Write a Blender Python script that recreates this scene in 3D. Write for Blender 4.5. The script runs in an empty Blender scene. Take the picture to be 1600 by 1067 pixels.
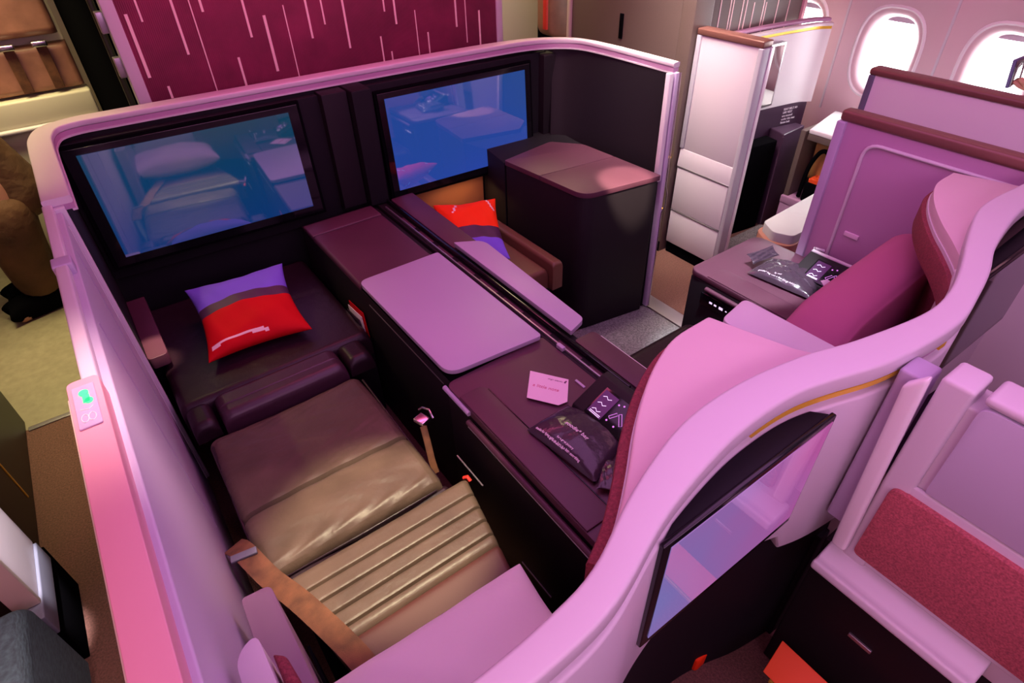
import bpy, bmesh, math, random
from mathutils import Vector, Matrix
from math import sin, cos, pi, sqrt, exp

random.seed(7)
S = bpy.context.scene
COL = S.collection

# ---------------------------------------------------------------- camera
yaw, pitch, roll = 0.608949546, 0.685055160, -0.0298789664
cy, sy, cp, sp = cos(yaw), sin(yaw), cos(pitch), sin(pitch)
fwd = Vector((sy * cp, cy * cp, -sp)); rt = Vector((cy, -sy, 0)); up = rt.cross(fwd)
r_ = cos(roll) * rt + sin(roll) * up; u_ = -sin(roll) * rt + cos(roll) * up
cam = bpy.data.cameras.new('camera'); cam.sensor_width = 36; cam.lens = 934.94 / 1600 * 36
cam.clip_start = .02
cam_o = bpy.data.objects.new('camera', cam); COL.objects.link(cam_o)
M = Matrix((r_, u_, -fwd)).transposed().to_4x4(); M.translation = Vector((0, 0, 1.8))
cam_o.matrix_world = M
S.camera = cam_o

# ---------------------------------------------------------------- world, lights, exposure
S.view_settings.view_transform = 'Standard'
S.view_settings.look = 'None'
S.view_settings.gamma = 1
S.view_settings.exposure = 0.15
w = bpy.data.worlds.new('daylight'); S.world = w; w.use_nodes = True
w.node_tree.nodes['Background'].inputs[0].default_value = (.93, .97, 1, 1)
w.node_tree.nodes['Background'].inputs[1].default_value = 5.0


def area(name, loc, size, power, color, target=None, portal=False, spread=180):
    l = bpy.data.lights.new(name, 'AREA'); l.shape = 'RECTANGLE'
    l.size, l.size_y = size; l.energy = power; l.color = color; l.spread = math.radians(spread)
    o = bpy.data.objects.new(name, l); COL.objects.link(o); o.location = loc
    if target is not None:
        o.rotation_euler = (Vector(target) - Vector(loc)).to_track_quat('-Z', 'Y').to_euler()
    if portal: l.cycles.is_portal = True
    return o


def spot(name, loc, target, power, color, angle, blend=.25, radius=.02):
    l = bpy.data.lights.new(name, 'SPOT'); l.energy = power; l.color = color
    l.spot_size = math.radians(angle); l.spot_blend = blend; l.shadow_soft_size = radius
    o = bpy.data.objects.new(name, l); COL.objects.link(o); o.location = loc
    o.rotation_euler = (Vector(target) - Vector(loc)).to_track_quat('-Z', 'Y').to_euler()
    return o


area('ceiling_mood_light', (1.0, .75, 2.17), (1.6, 1.8), 13.5, (.98, .355, 1))
area('ceiling_mood_light_front', (1.0, 2.25, 2.17), (1.5, .3), 8.5, (1, .12, .34))
area('ceiling_mood_light_rear', (.8, -1.0, 2.1), (1.6, 1.0), 22, (1, .46, .92), (.8, .1, .9))
area('aisle_mood_light', (-1.0, .2, 2.1), (.3, 2.0), 15, (1, .27, .40), (-.1, .5, 1.1))
area('left_aisle_fill_light', (-.34, 1.0, 2.12), (.1, 1.2), 2.6, (1, .62, .60), (-.85, 1.0, 0), spread=36)  # fill light added to brighten the neighbouring suite's panel and the aisle
area('rear_left_fill_light', (-.3, -.7, 2.12), (.7, .7), 12, (1, .56, .86), (.97, -.1, .8))  # added fill that lifts the divider and maroon pad, not a cabin lamp
spot('left_panel_fill_spot', (-.19, 1.55, 2.15), (-.59, 1.5, .50), 700, (1, .86, .88), 8, .4)  # narrow spot added so the small white end panel turns bright
area('galley_light', (-.35, 3.45, 2.15), (.7, .7), 14, (1, .82, .42), (-.35, 3.4, 0), spread=95)
spot('rail_fill_spot', (-.45, 3.0, 2.15), (-.10, 2.36, 1.13), 26, (1, .80, .30), 34, .6)  # extra spot added to carry the warm galley glow onto the front rail
area('aisle_end_light', (-.75, 2.3, 2.15), (.3, .8), 2.5, (1, .82, .42), (-.8, 2.3, 0), spread=45)
area('galley_light_right', (2.2, 3.3, 2.15), (.8, .9), 20, (1, .80, .45))
area('right_aisle_light', (2.20, 1.9, 2.15), (.12, 1.2), 13, (1, .80, .72), (2.62, 2.0, .5), spread=62)
area('window_seat_mood_light', (3.0, 1.0, 2.15), (.5, 1.8), 5, (1, .36, .52))
spot('reading_light', (.50, .80, 2.12), (.245, .95, .44), 230, (1, .86, .52), 23.5, .6)
spot('reading_light_cabinet', (1.3, 1.0, 2.1), (1.775, 1.665, .72), 560, (1, .82, .58), 9, .3)
spot('reading_light_right', (1.5, .75, 2.15), (1.765, 1.0, .60), 230, (.90, .95, 1), 18, .4)
spot('reading_light_armrest', (.15, 1.7, 2.1), (-.092, 2.03, .5), 260, (1, .75, .5), 5, .3)
for yy in (2.12, 1.60, 1.08, .56):
    area('window_portal', (3.66, yy, .935), (.34, .26), 1, (1, 1, 1), (3, yy, .935), portal=True)
    area('window_daylight', (3.70, yy, 1.0), (.34, .26), 8.5, (.93, .97, 1), (3, yy - .1, .75))

# ---------------------------------------------------------------- materials
MATS = {}


def mat(name, col, rough=.5, metal=0, bump=0, bscale=60, bdist=.002, var=0, vscale=8, emit=None, estr=0,
        spec=.5, coat=0, sheen=0, trans=0, detail=4, stretch=None):
    m = bpy.data.materials.new(name); m.use_nodes = True
    nt = m.node_tree; b = nt.nodes['Principled BSDF']
    b.inputs['Base Color'].default_value = (*col, 1); b.inputs['Roughness'].default_value = rough
    b.inputs['Metallic'].default_value = metal; b.inputs['Specular IOR Level'].default_value = spec
    b.inputs['Coat Weight'].default_value = coat; b.inputs['Sheen Weight'].default_value = sheen
    b.inputs['Transmission Weight'].default_value = trans
    if emit: b.inputs['Emission Color'].default_value = (*emit, 1); b.inputs['Emission Strength'].default_value = estr
    tc = nt.nodes.new('ShaderNodeTexCoord'); vec = tc.outputs['Object']
    if stretch:
        mp = nt.nodes.new('ShaderNodeMapping'); mp.inputs['Scale'].default_value = stretch
        nt.links.new(vec, mp.inputs[0]); vec = mp.outputs[0]
    if bump:
        n = nt.nodes.new('ShaderNodeTexNoise'); n.inputs['Scale'].default_value = bscale
        n.inputs['Detail'].default_value = detail; nt.links.new(vec, n.inputs['Vector'])
        bp = nt.nodes.new('ShaderNodeBump'); bp.inputs['Strength'].default_value = bump
        bp.inputs['Distance'].default_value = bdist
        nt.links.new(n.outputs['Fac'], bp.inputs['Height']); nt.links.new(bp.outputs[0], b.inputs['Normal'])
    if var:
        n = nt.nodes.new('ShaderNodeTexNoise'); n.inputs['Scale'].default_value = vscale
        n.inputs['Detail'].default_value = 6; nt.links.new(vec, n.inputs['Vector'])
        mx = nt.nodes.new('ShaderNodeMix'); mx.data_type = 'RGBA'
        mx.inputs[6].default_value = (*[c * (1 - var) for c in col], 1)
        mx.inputs[7].default_value = (*[min(1, c * (1 + var)) for c in col], 1)
        cr = nt.nodes.new('ShaderNodeMapRange'); cr.inputs[1].default_value = .3; cr.inputs[2].default_value = .7
        nt.links.new(n.outputs['Fac'], cr.inputs[0])
        nt.links.new(cr.outputs[0], mx.inputs[0]); nt.links.new(mx.outputs[2], b.inputs['Base Color'])
    MATS[name] = m
    return m


mat('white_shell', (.62, .58, .62), .38, bump=.05, bscale=300, bdist=.0004)
mat('white_gloss', (.80, .78, .78), .2)
mat('wing_top', (.68, .52, .55), .5)
mat('grey_lavender', (.44, .37, .52), .42)
mat('door_mauve', (.52, .48, .60), .42)
mat('mauve_dark', (.27, .18, .24), .5)
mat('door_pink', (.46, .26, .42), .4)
mat('salmon_trim', (.70, .34, .40), .4)
mat('copper_trim', (.21, .095, .075), .35, metal=.25)
mat('gold', (.90, .60, .06), .3, metal=.35)
mat('silver_grey', (.44, .44, .49), .4)
mat('brown_leather', (.13, .055, .032), .45, bump=.3, bscale=40, bdist=.002)
mat('dark_panel', (.006, .005, .008), .7, spec=.25, bump=.15, bscale=500, bdist=.0006)
mat('dark_panel_soft', (.010, .007, .010), .6, spec=.3)
mat('black_gloss', (.006, .006, .008), .12)
mat('black_matte', (.0035, .0035, .0045), 1, spec=0)
mat('console_leather', (.085, .028, .050), .48, bump=.25, bscale=420, bdist=.0006, var=.12, vscale=4)
mat('console_side', (.009, .006, .009), .6, spec=.3, bump=.1, bscale=300, bdist=.0005)
mat('seat_leather', (.10, .068, .050), .42, spec=.35, bump=.5, bscale=38, bdist=.004, var=.2, vscale=9)
mat('seat_leather_fold', (.018, .007, .013), .38, spec=.35, bump=.4, bscale=25, bdist=.005)
mat('bolster_plum_sheen', (.045, .017, .032), .35, bump=.3, bscale=60, bdist=.002)  # lighter than the ottoman leather; its purple sheen is put into the colour
mat('seat_burgundy', (.085, .028, .024), .55, bump=.2, bscale=300, bdist=.0008)
mat('plum_upholstery', (.40, .10, .21), .8, bump=.3, bscale=700, bdist=.0006)
mat('maroon_weave', (.42, .09, .11), .85, bump=.9, bscale=420, bdist=.002, var=.35, vscale=260)
mat('maroon_lining', (.22, .035, .05), .8, bump=.8, bscale=350, bdist=.002, var=.3, vscale=220)
mat('carpet_brown', (.145, .066, .050), .95, bump=1, bscale=260, bdist=.003, var=.35, vscale=160)
mat('carpet_grey', (.20, .20, .20), .95, bump=1, bscale=190, bdist=.005, var=.45, vscale=130)
mat('galley_vinyl', (.30, .27, .17), .5, var=.12, vscale=30)
mat('cream_panel', (.62, .58, .45), .45)
mat('jump_leather', (.33, .15, .10), .42, bump=.3, bscale=30, bdist=.003, var=.18, vscale=14)
mat('strap_webbing', (.13, .050, .022), .8, bump=.6, bscale=500, bdist=.001, var=.35, vscale=30)
mat('metal', (.75, .73, .76), .22, metal=1)
mat('dull_metal', (.42, .40, .43), .35, metal=.8)
mat('pillow_white', (.88, .84, .84), .85, bump=.3, bscale=9, bdist=.012, sheen=.1)
mat('sheet_white', (.46, .50, .48), .8, bump=.4, bscale=14, bdist=.01)
mat('cushion_red', (.55, .002, .008), .7, spec=.15, bump=.3, bscale=16, bdist=.006)
mat('cushion_orange', (.90, .04, .004), .7, spec=.2, bump=.3, bscale=16, bdist=.006)
mat('cushion_violet', (.19, .12, .72), .75, spec=.2, bump=.3, bscale=16, bdist=.006)
mat('cushion_band', (.06, .015, .06), .6)
mat('cushion_print', (.85, .62, .60), .6)
mat('bag_plastic', (.045, .030, .045), .2, bump=.6, bscale=22, bdist=.006)
mat('card_paper', (.80, .62, .74), .6)
mat('ink', (.16, .04, .12), .7)
mat('ink_red', (.55, .08, .2), .7)
mat('print_white', (.78, .72, .78), .5)
mat('icon_light', (.8, .7, .9), .4, emit=(.85, .72, 1), estr=.9)
mat('icon_violet', (.5, .2, .6), .4, emit=(.75, .25, .85), estr=.7)
mat('icon_panel', (.03, .015, .035), .25, emit=(.35, .05, .4), estr=.18)
mat('green_led', (.05, .8, .2), .4, emit=(.02, .9, .18), estr=1.3)
mat('orange', (.9, .10, .02), .5)
mat('red_plastic', (.75, .04, .03), .45)
mat('tan_leather', (.45, .22, .07), .5, bump=.3, bscale=40, bdist=.003)
mat('navy_plum', (.060, .028, .060), .4)
mat('closet_brown', (.135, .100, .085), .55, bump=.15, bscale=500, bdist=.0005, var=.05, vscale=200)
mat('closet_green', (.030, .034, .016), .5)
mat('teal_fabric', (.05, .10, .11), .85, bump=1, bscale=1, bdist=.003, var=.45, vscale=1, stretch=(60, 60, 400))
mat('blue_grey', (.13, .14, .19), .4)
mat('coat_brown', (.10, .045, .018), .8, bump=.6, bscale=14, bdist=.02, var=.4, vscale=6)
mat('skin', (.55, .27, .17), .5)
mat('sleeve_orange', (.50, .20, .09), .75, bump=.5, bscale=20, bdist=.01)
mat('hair_dark', (.02, .012, .01), .6)
mat('wall_panel', (.66, .49, .52), .45)
mat('ceiling_white', (.6, .57, .58), .6)
mat('window_reveal', (.85, .83, .84), .4)
mat('shade', (.5, .42, .5), .5)
mat('warm_niche', (.20, .075, .035), .6)
mat('phone_case', (.12, .10, .25), .4)
mat('silver_stripe', (.95, .70, .66), .4)

# bulkhead fabric: fine vertical ribs
m = mat('bulkhead_magenta', (.20, .013, .060), .6, var=.25, vscale=6)
nt = m.node_tree
wv = nt.nodes.new('ShaderNodeTexWave'); wv.bands_direction = 'X'; wv.inputs['Scale'].default_value = 45
tc = nt.nodes.new('ShaderNodeTexCoord'); nt.links.new(tc.outputs['Object'], wv.inputs[0])
bp = nt.nodes.new('ShaderNodeBump'); bp.inputs['Strength'].default_value = .5; bp.inputs['Distance'].default_value = .002
nt.links.new(wv.outputs['Fac'], bp.inputs['Height']); nt.links.new(bp.outputs[0], nt.nodes['Principled BSDF'].inputs['Normal'])

# window pane glass: lets the daylight through
g = bpy.data.materials.new('window_glass'); g.use_nodes = True; nt = g.node_tree; nt.nodes.clear()
out = nt.nodes.new('ShaderNodeOutputMaterial'); mx = nt.nodes.new('ShaderNodeMixShader')
tr = nt.nodes.new('ShaderNodeBsdfTransparent'); gl = nt.nodes.new('ShaderNodeBsdfGlossy'); gl.inputs['Roughness'].default_value = .03
mx.inputs[0].default_value = .06
nt.links.new(tr.outputs[0], mx.inputs[1]); nt.links.new(gl.outputs[0], mx.inputs[2]); nt.links.new(mx.outputs[0], out.inputs[0])
MATS['window_glass'] = g


def screen_mat(name, c1, c2, strength, refl=.5, axis='Z', a=-.2, b_=.2, ior=3.2):
    """a lit display behind glossy glass: soft blue picture running between two colours"""
    m = bpy.data.materials.new(name); m.use_nodes = True; nt = m.node_tree; b = nt.nodes['Principled BSDF']
    b.inputs['Base Color'].default_value = (.004, .004, .01, 1); b.inputs['Roughness'].default_value = .035
    b.inputs['Specular IOR Level'].default_value = refl
    b.inputs['IOR'].default_value = ior
    tc = nt.nodes.new('ShaderNodeTexCoord'); sp_ = nt.nodes.new('ShaderNodeSeparateXYZ')
    nt.links.new(tc.outputs['Object'], sp_.inputs[0])
    mr = nt.nodes.new('ShaderNodeMapRange'); mr.inputs[1].default_value = a; mr.inputs[2].default_value = b_
    nt.links.new(sp_.outputs[axis], mr.inputs[0])
    no = nt.nodes.new('ShaderNodeTexNoise'); no.inputs['Scale'].default_value = 2.5
    nt.links.new(tc.outputs['Object'], no.inputs[0])
    ad = nt.nodes.new('ShaderNodeMath'); ad.operation = 'ADD'; nt.links.new(mr.outputs[0], ad.inputs[0])
    ml = nt.nodes.new('ShaderNodeMath'); ml.operation = 'MULTIPLY_ADD'; ml.inputs[1].default_value = 1.2; ml.inputs[2].default_value = -.6
    nt.links.new(no.outputs['Fac'], ml.inputs[0]); nt.links.new(ml.outputs[0], ad.inputs[1])
    rp = nt.nodes.new('ShaderNodeValToRGB'); rp.color_ramp.elements[0].color = (*c1, 1); rp.color_ramp.elements[1].color = (*c2, 1)
    nt.links.new(ad.outputs[0], rp.inputs[0]); nt.links.new(rp.outputs[0], b.inputs['Emission Color'])
    b.inputs['Emission Strength'].default_value = strength
    MATS[name] = m
    return m


screen_mat('display_blue_left', (.003, .030, .15), (.003, .045, .085), .9)
screen_mat('display_blue_right', (.022, .065, .40), (.012, .07, .30), .75)
screen_mat('display_off', (.01, .01, .02), (.01, .01, .02), .2, .5)
screen_mat('display_lilac', (.16, .17, .48), (.45, .08, .30), .8, axis='X', a=-.35, b_=.25)
screen_mat('mirror_dark', (.02, .02, .02), (.02, .02, .02), .2, 1)
MATS['mirror_dark'].node_tree.nodes['Principled BSDF'].inputs['Metallic'].default_value = 1
MATS['mirror_dark'].node_tree.nodes['Principled BSDF'].inputs['Base Color'].default_value = (.5, .5, .48, 1)

# ---------------------------------------------------------------- helpers
WPOS = {}          # world translation of each parent


def finish(name, bm, mats, parent=None, smooth=True, angle=35):
    bmesh.ops.recalc_face_normals(bm, faces=bm.faces)
    me = bpy.data.meshes.new(name); bm.to_mesh(me); bm.free()
    if isinstance(mats, str): mats = [mats]
    for k in mats: me.materials.append(MATS[k])
    if smooth:
        for p in me.polygons: p.use_smooth = True
        me.set_sharp_from_angle(angle=math.radians(angle))
    o = bpy.data.objects.new(name, me); COL.objects.link(o)
    if parent is None:
        xs = [v.co for v in me.vertices]
        lo = Vector([min(v[i] for v in xs) for i in range(3)]); hi = Vector([max(v[i] for v in xs) for i in range(3)])
        base = Vector(((lo.x + hi.x) / 2, (lo.y + hi.y) / 2, lo.z))
        WPOS[o.name] = Vector((0, 0, 0)); o['_b'] = 1; del o['_b']
        WPOS[o.name] = base
        me.transform(Matrix.Translation(-base)); o.location = base
        for k in mats:
            pass
    else:
        o.parent = parent; off = WPOS[parent.name]
        me.transform(Matrix.Translation(-off)); WPOS[o.name] = off
    return o


def thing(name, label, cat, loc, group=None):
    o = bpy.data.objects.new(name, None); COL.objects.link(o); o.location = loc
    o.empty_display_size = .05
    o['label'] = label; o['category'] = cat
    if group: o['group'] = group
    WPOS[o.name] = Vector(loc)
    return o


def tag(o, label, cat, group=None):
    o['label'] = label; o['category'] = cat
    if group: o['group'] = group
    return o


def struct(o): o['kind'] = 'structure'; return o


def bev(bm, r, seg=3, edges=None):
    if r > 0:
        e = edges if edges is not None else bm.edges[:]
        bmesh.ops.bevel(bm, geom=e, offset=r, segments=seg, profile=.5, affect='EDGES', clamp_overlap=True)


def bm_box(x0, x1, y0, y1, z0, z1, r=0, seg=3, bm=None, rot=0, tilt=0, mi=0):
    b = bmesh.new()
    bmesh.ops.create_cube(b, size=1)
    for v in b.verts:
        v.co = Vector(((v.co.x + .5) * (x1 - x0) + x0, (v.co.y + .5) * (y1 - y0) + y0, (v.co.z + .5) * (z1 - z0) + z0))
    bev(b, r, seg)
    if rot or tilt:
        c = Vector(((x0 + x1) / 2, (y0 + y1) / 2, (z0 + z1) / 2))
        R = Matrix.Rotation(rot, 4, 'Z') @ Matrix.Rotation(tilt, 4, 'X')
        for v in b.verts: v.co = c + R @ (v.co - c)
    for f in b.faces: f.material_index = mi
    return merge(bm, b)


def merge(dst, b):
    if dst is None: return b
    t = bpy.data.meshes.new('t'); b.to_mesh(t); b.free(); dst.from_mesh(t); bpy.data.meshes.remove(t)
    return dst


def box(name, m, x0, x1, y0, y1, z0, z1, r=.004, parent=None, rot=0, tilt=0, seg=3):
    return finish(name, bm_box(x0, x1, y0, y1, z0, z1, r, seg, rot=rot, tilt=tilt), m, parent)


def bm_prism(pts, a0, a1, axis='z', r=0, seg=3, bm=None, mi=0, bevel_all=True):
    """polygon extruded along an axis. pts for z: (x,y), for x: (y,z), for y: (x,z)"""
    b = bmesh.new()
    def P(p, a):
        return {'z': (p[0], p[1], a), 'x': (a, p[0], p[1]), 'y': (p[0], a, p[1])}[axis]
    lo = [b.verts.new(P(p, a0)) for p in pts]; hi = [b.verts.new(P(p, a1)) for p in pts]
    n = len(pts)
    f0 = b.faces.new(lo); f1 = b.faces.new(hi[::-1])
    for i in range(n): b.faces.new((lo[i], lo[(i + 1) % n], hi[(i + 1) % n], hi[i]))
    bmesh.ops.recalc_face_normals(b, faces=b.faces)
    if r > 0:
        caps = [e for e in b.edges if e in f0.edges or e in f1.edges] if not bevel_all else b.edges[:]
        bev(b, r, seg, [e for e in caps])
    for f in b.faces: f.material_index = mi
    return merge(bm, b)


def prism(name, m, pts, a0, a1, axis='z', r=.004, parent=None, bevel_all=False):
    return finish(name, bm_prism(pts, a0, a1, axis, r, bevel_all=bevel_all), m, parent)


def catmull(pts, n=8, closed=False):
    P = [Vector(p) for p in pts]; out = []
    m = len(P)
    rng = range(m) if closed else range(m - 1)
    for i in rng:
        p1, p2 = P[i % m], P[(i + 1) % m]
        p0 = P[(i - 1) % m] if (closed or i > 0) else p1 * 2 - p2
        p3 = P[(i + 2) % m] if (closed or i + 2 < m) else p2 * 2 - p1
        for k in range(n):
            t = k / n
            out.append(.5 * ((2 * p1) + (p2 - p0) * t + (2 * p0 - 5 * p1 + 4 * p2 - p3) * t * t + (-p0 + 3 * p1 - 3 * p2 + p3) * t ** 3))
    if not closed: out.append(P[-1])
    return out


def offset_path(path, d):
    out = []
    for i, p in enumerate(path):
        a = path[max(0, i - 1)]; b = path[min(len(path) - 1, i + 1)]
        t = (b - a); t = Vector((t[0], t[1])).normalized()
        out.append(Vector((p[0] - t.y * d, p[1] + t.x * d)))
    return out


def bm_ribbon(L, R, z0, z1, r=0, seg=2, bm=None, mi=0, zf=None):
    """wall strip between two plan polylines of equal length"""
    b = bmesh.new(); rows = []
    for i in range(len(L)):
        za = z0 if not zf else zf(i)[0]; zb = z1 if not zf else zf(i)[1]
        l, q = L[i], R[i]
        rows.append([b.verts.new((l[0], l[1], za)), b.verts.new((l[0], l[1], zb)), b.verts.new((q[0], q[1], zb)), b.verts.new((q[0], q[1], za))])
    for i in range(len(rows) - 1):
        for k in range(4):
            b.faces.new((rows[i][k], rows[i][(k + 1) % 4], rows[i + 1][(k + 1) % 4], rows[i + 1][k]))
    b.faces.new(rows[0]); b.faces.new(rows[-1][::-1])
    bmesh.ops.recalc_face_normals(b, faces=b.faces)
    if r:
        b.verts.index_update()
        long_ = [e for e in b.edges if (e.verts[0].index // 4) != (e.verts[1].index // 4)]
        bev(b, r, seg, long_)
    for f in b.faces: f.material_index = mi
    return merge(bm, b)


def bm_tube(pts, r, n=8, bm=None, mi=0, flat=1.0):
    b = bmesh.new(); P = [Vector(p) for p in pts]; rings = []
    up_ = Vector((0, 0, 1))
    for i, p in enumerate(P):
        t = (P[min(i + 1, len(P) - 1)] - P[max(i - 1, 0)]).normalized()
        if i == 0:
            s = t.cross(up_)
            if s.length < .01: s = Vector((1, 0, 0))
        else: s = s - t * s.dot(t)
        s.normalize(); q = s.cross(t)
        rr = r[i] if isinstance(r, (list, tuple)) else r
        rings.append([b.verts.new(p + s * cos(2 * pi * k / n) * rr + q * sin(2 * pi * k / n) * rr * flat) for k in range(n)])
    for i in range(len(rings) - 1):
        for k in range(n): b.faces.new((rings[i][k], rings[i][(k + 1) % n], rings[i + 1][(k + 1) % n], rings[i + 1][k]))
    b.faces.new(rings[0][::-1]); b.faces.new(rings[-1])
    for f in b.faces: f.material_index = mi
    return merge(bm, b)


def tube(name, m, pts, r, parent=None, n=8, flat=1.0): return finish(name, bm_tube(pts, r, n, flat=flat), m, parent, angle=60)


def bm_slab(x0, x1, y0, y1, z0, z1, rr=.03, grooves=(), gd=.008, gw=.008, nx=24, ny=60, f=None, skew=0, xm=None):
    """upholstered pad: rounded upper edges and sewn grooves across it"""
    b = bmesh.new(); V = []
    def edge(u, n):          # denser rows at the edges
        return .5 - .5 * cos(pi * u) if False else u
    ys = sorted(set([y0 + (y1 - y0) * j / ny for j in range(ny + 1)] + [g + d for g in grooves for d in (-gw * 1.5, -gw * .6, 0, gw * .6, gw * 1.5)] +
                    [y0 + rr * (1 - cos(a * pi / 12)) for a in range(7)] + [y1 - rr * (1 - cos(a * pi / 12)) for a in range(7)]))
    xs = sorted(set([x0 + (x1 - x0) * i / nx for i in range(nx + 1)] + [x0 + rr * (1 - cos(a * pi / 12)) for a in range(7)] + [x1 - rr * (1 - cos(a * pi / 12)) for a in range(7)]))
    for y in ys:
        row = []
        for x in xs:
            dz = 0
            for d in (x - x0, x1 - x, y - y0, y1 - y):
                d = max(d, 0)
                if d < rr: dz += rr - sqrt(max(0, rr * rr - (rr - d) ** 2))
            dz = min(dz, (z1 - z0) * .9)
            for g in grooves: dz += gd * exp(-((y - g) / gw) ** 2)
            z = z1 - dz + (f(x, y) if f else 0)
            row.append(b.verts.new((xm(x, y) if xm else x + skew * (y - y0), y, z)))
        V.append(row)
    J, I = len(V), len(V[0])
    for j in range(J - 1):
        for i in range(I - 1): b.faces.new((V[j][i], V[j][i + 1], V[j + 1][i + 1], V[j + 1][i]))
    ring = [V[0][i] for i in range(I)] + [V[j][-1] for j in range(1, J)] + [V[-1][i] for i in range(I - 2, -1, -1)] + [V[j][0] for j in range(J - 2, 0, -1)]
    low = [b.verts.new((v.co.x, v.co.y, z0)) for v in ring]
    for i in range(len(ring)):
        k = (i + 1) % len(ring); b.faces.new((ring[i], low[i], low[k], ring[k]))
    b.faces.new(low)
    return b


def bm_pillow(w_, d_, h_, pinch=.10, n=28, wr=.0, band=None, pw=.5, seed=1):
    """stuffed cushion lying in the xy plane; band(u, v) -> material index"""
    rnd = random.Random(seed); ph = [rnd.uniform(0, 6) for _ in range(6)]
    b = bmesh.new(); T, B = [], []
    for j in range(n + 1):
        rt_, rb = [], []
        for i in range(n + 1):
            u = -cos(pi * i / n) if True else 0; v = -cos(pi * j / n)
            x = u * w_ / 2 * (1 - pinch * (1 - v * v) * abs(u) ** 2 * 0 - pinch * (1 - abs(v) ** 2) * abs(u))
            y = v * d_ / 2 * (1 - pinch * (1 - abs(u) ** 2) * abs(v))
            t = (max(0, 1 - u * u) * max(0, 1 - v * v)) ** pw
            wz = wr * t ** .5 * (sin(5 * u + 3 * v + ph[0]) + .7 * sin(9 * v - 4 * u + ph[1]) + .5 * sin(13 * u + 7 * v + ph[2]))
            top = b.verts.new((x, y, h_ / 2 * t + wz))
            rt_.append(top)
            if i in (0, n) or j in (0, n): rb.append(top)
            else: rb.append(b.verts.new((x, y, -h_ / 2 * t)))
        T.append(rt_); B.append(rb)
    for j in range(n):
        for i in range(n):
            uc = -cos(pi * (i + .5) / n); vc = -cos(pi * (j + .5) / n)
            mi = band(uc, vc) if band else 0
            f = b.faces.new((T[j][i], T[j][i + 1], T[j + 1][i + 1], T[j + 1][i])); f.material_index = mi
            try:
                f = b.faces.new((B[j][i], B[j + 1][i], B[j + 1][i + 1], B[j][i + 1])); f.material_index = mi
            except ValueError: pass
    return b


def xf(bm, loc, rz=0, rx=0, ry=0):
    Mx = Matrix.Translation(loc) @ Matrix.Rotation(rz, 4, 'Z') @ Matrix.Rotation(ry, 4, 'Y') @ Matrix.Rotation(rx, 4, 'X')
    bmesh.ops.transform(bm, matrix=Mx, verts=bm.verts)
    return bm


def bm_text(body, size, Mx, extrude=.0004, bm=None, mi=0, align='LEFT', offset=0):
    c = bpy.data.curves.new('t', 'FONT'); c.body = body; c.size = size; c.extrude = extrude; c.align_x = align; c.offset = offset
    o = bpy.data.objects.new('t', c); COL.objects.link(o)
    me = bpy.data.meshes.new_from_object(o.evaluated_get(bpy.context.evaluated_depsgraph_get()))
    bpy.data.objects.remove(o); bpy.data.curves.remove(c)
    b = bmesh.new(); b.from_mesh(me); bpy.data.meshes.remove(me)
    bmesh.ops.transform(b, matrix=Mx, verts=b.verts)
    for f in b.faces: f.material_index = mi
    return merge(bm, b)


def frame(origin, xdir, ydir):
    x = Vector(xdir).normalized(); y = Vector(ydir).normalized(); z = x.cross(y)
    Mx = Matrix((x, y, z)).transposed().to_4x4(); Mx.translation = Vector(origin)
    return Mx


def bm_skin(nodes, edges, levels=2):
    """nodes: (x,y,z,r) ; one continuous tapered body"""
    me = bpy.data.meshes.new('s'); me.from_pydata([n[:3] for n in nodes], edges, [])
    o = bpy.data.objects.new('s', me); COL.objects.link(o)
    sk = o.modifiers.new('s', 'SKIN'); sk.use_smooth_shade = True
    for i, n in enumerate(nodes):
        me.skin_vertices[0].data[i].radius = (n[3], n[4] if len(n) > 4 else n[3])
    me.skin_vertices[0].data[0].use_root = True
    sb = o.modifiers.new('b', 'SUBSURF'); sb.levels = levels; sb.render_levels = levels
    e = bpy.data.meshes.new_from_object(o.evaluated_get(bpy.context.evaluated_depsgraph_get()))
    bpy.data.objects.remove(o); b = bmesh.new(); b.from_mesh(e); bpy.data.meshes.remove(e)
    return b


def rounded_rect(cx, cy_, w_, h_, r, n=6):
    pts = []
    for (sx, sy_, a0) in ((1, 1, 0), (-1, 1, 90), (-1, -1, 180), (1, -1, 270)):
        for k in range(n + 1):
            a = math.radians(a0 + 90 * k / n)
            pts.append((cx + sx * (w_ / 2 - r) + r * cos(a), cy_ + sy_ * (h_ / 2 - r) + r * sin(a)))
    return pts


def round_poly(pts, r, n=5):
    """round each corner of a plan polygon; r is a number or one radius per corner"""
    out = []; m_ = len(pts)
    for i in range(m_):
        p = Vector(pts[i]); a = Vector(pts[i - 1]); c = Vector(pts[(i + 1) % m_])
        rr = r[i] if isinstance(r, (list, tuple)) else r
        if rr <= 0: out.append(tuple(p)); continue
        d1 = (a - p).normalized(); d2 = (c - p).normalized()
        s = p + d1 * rr; e = p + d2 * rr
        for k in range(n + 1):
            t = k / n; q = (1 - t) ** 2 * s + 2 * t * (1 - t) * p + t * t * e; out.append((q.x, q.y))
    return out


def F(x): return 2.50 - .06 * x          # the front partition stands slightly askew

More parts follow.
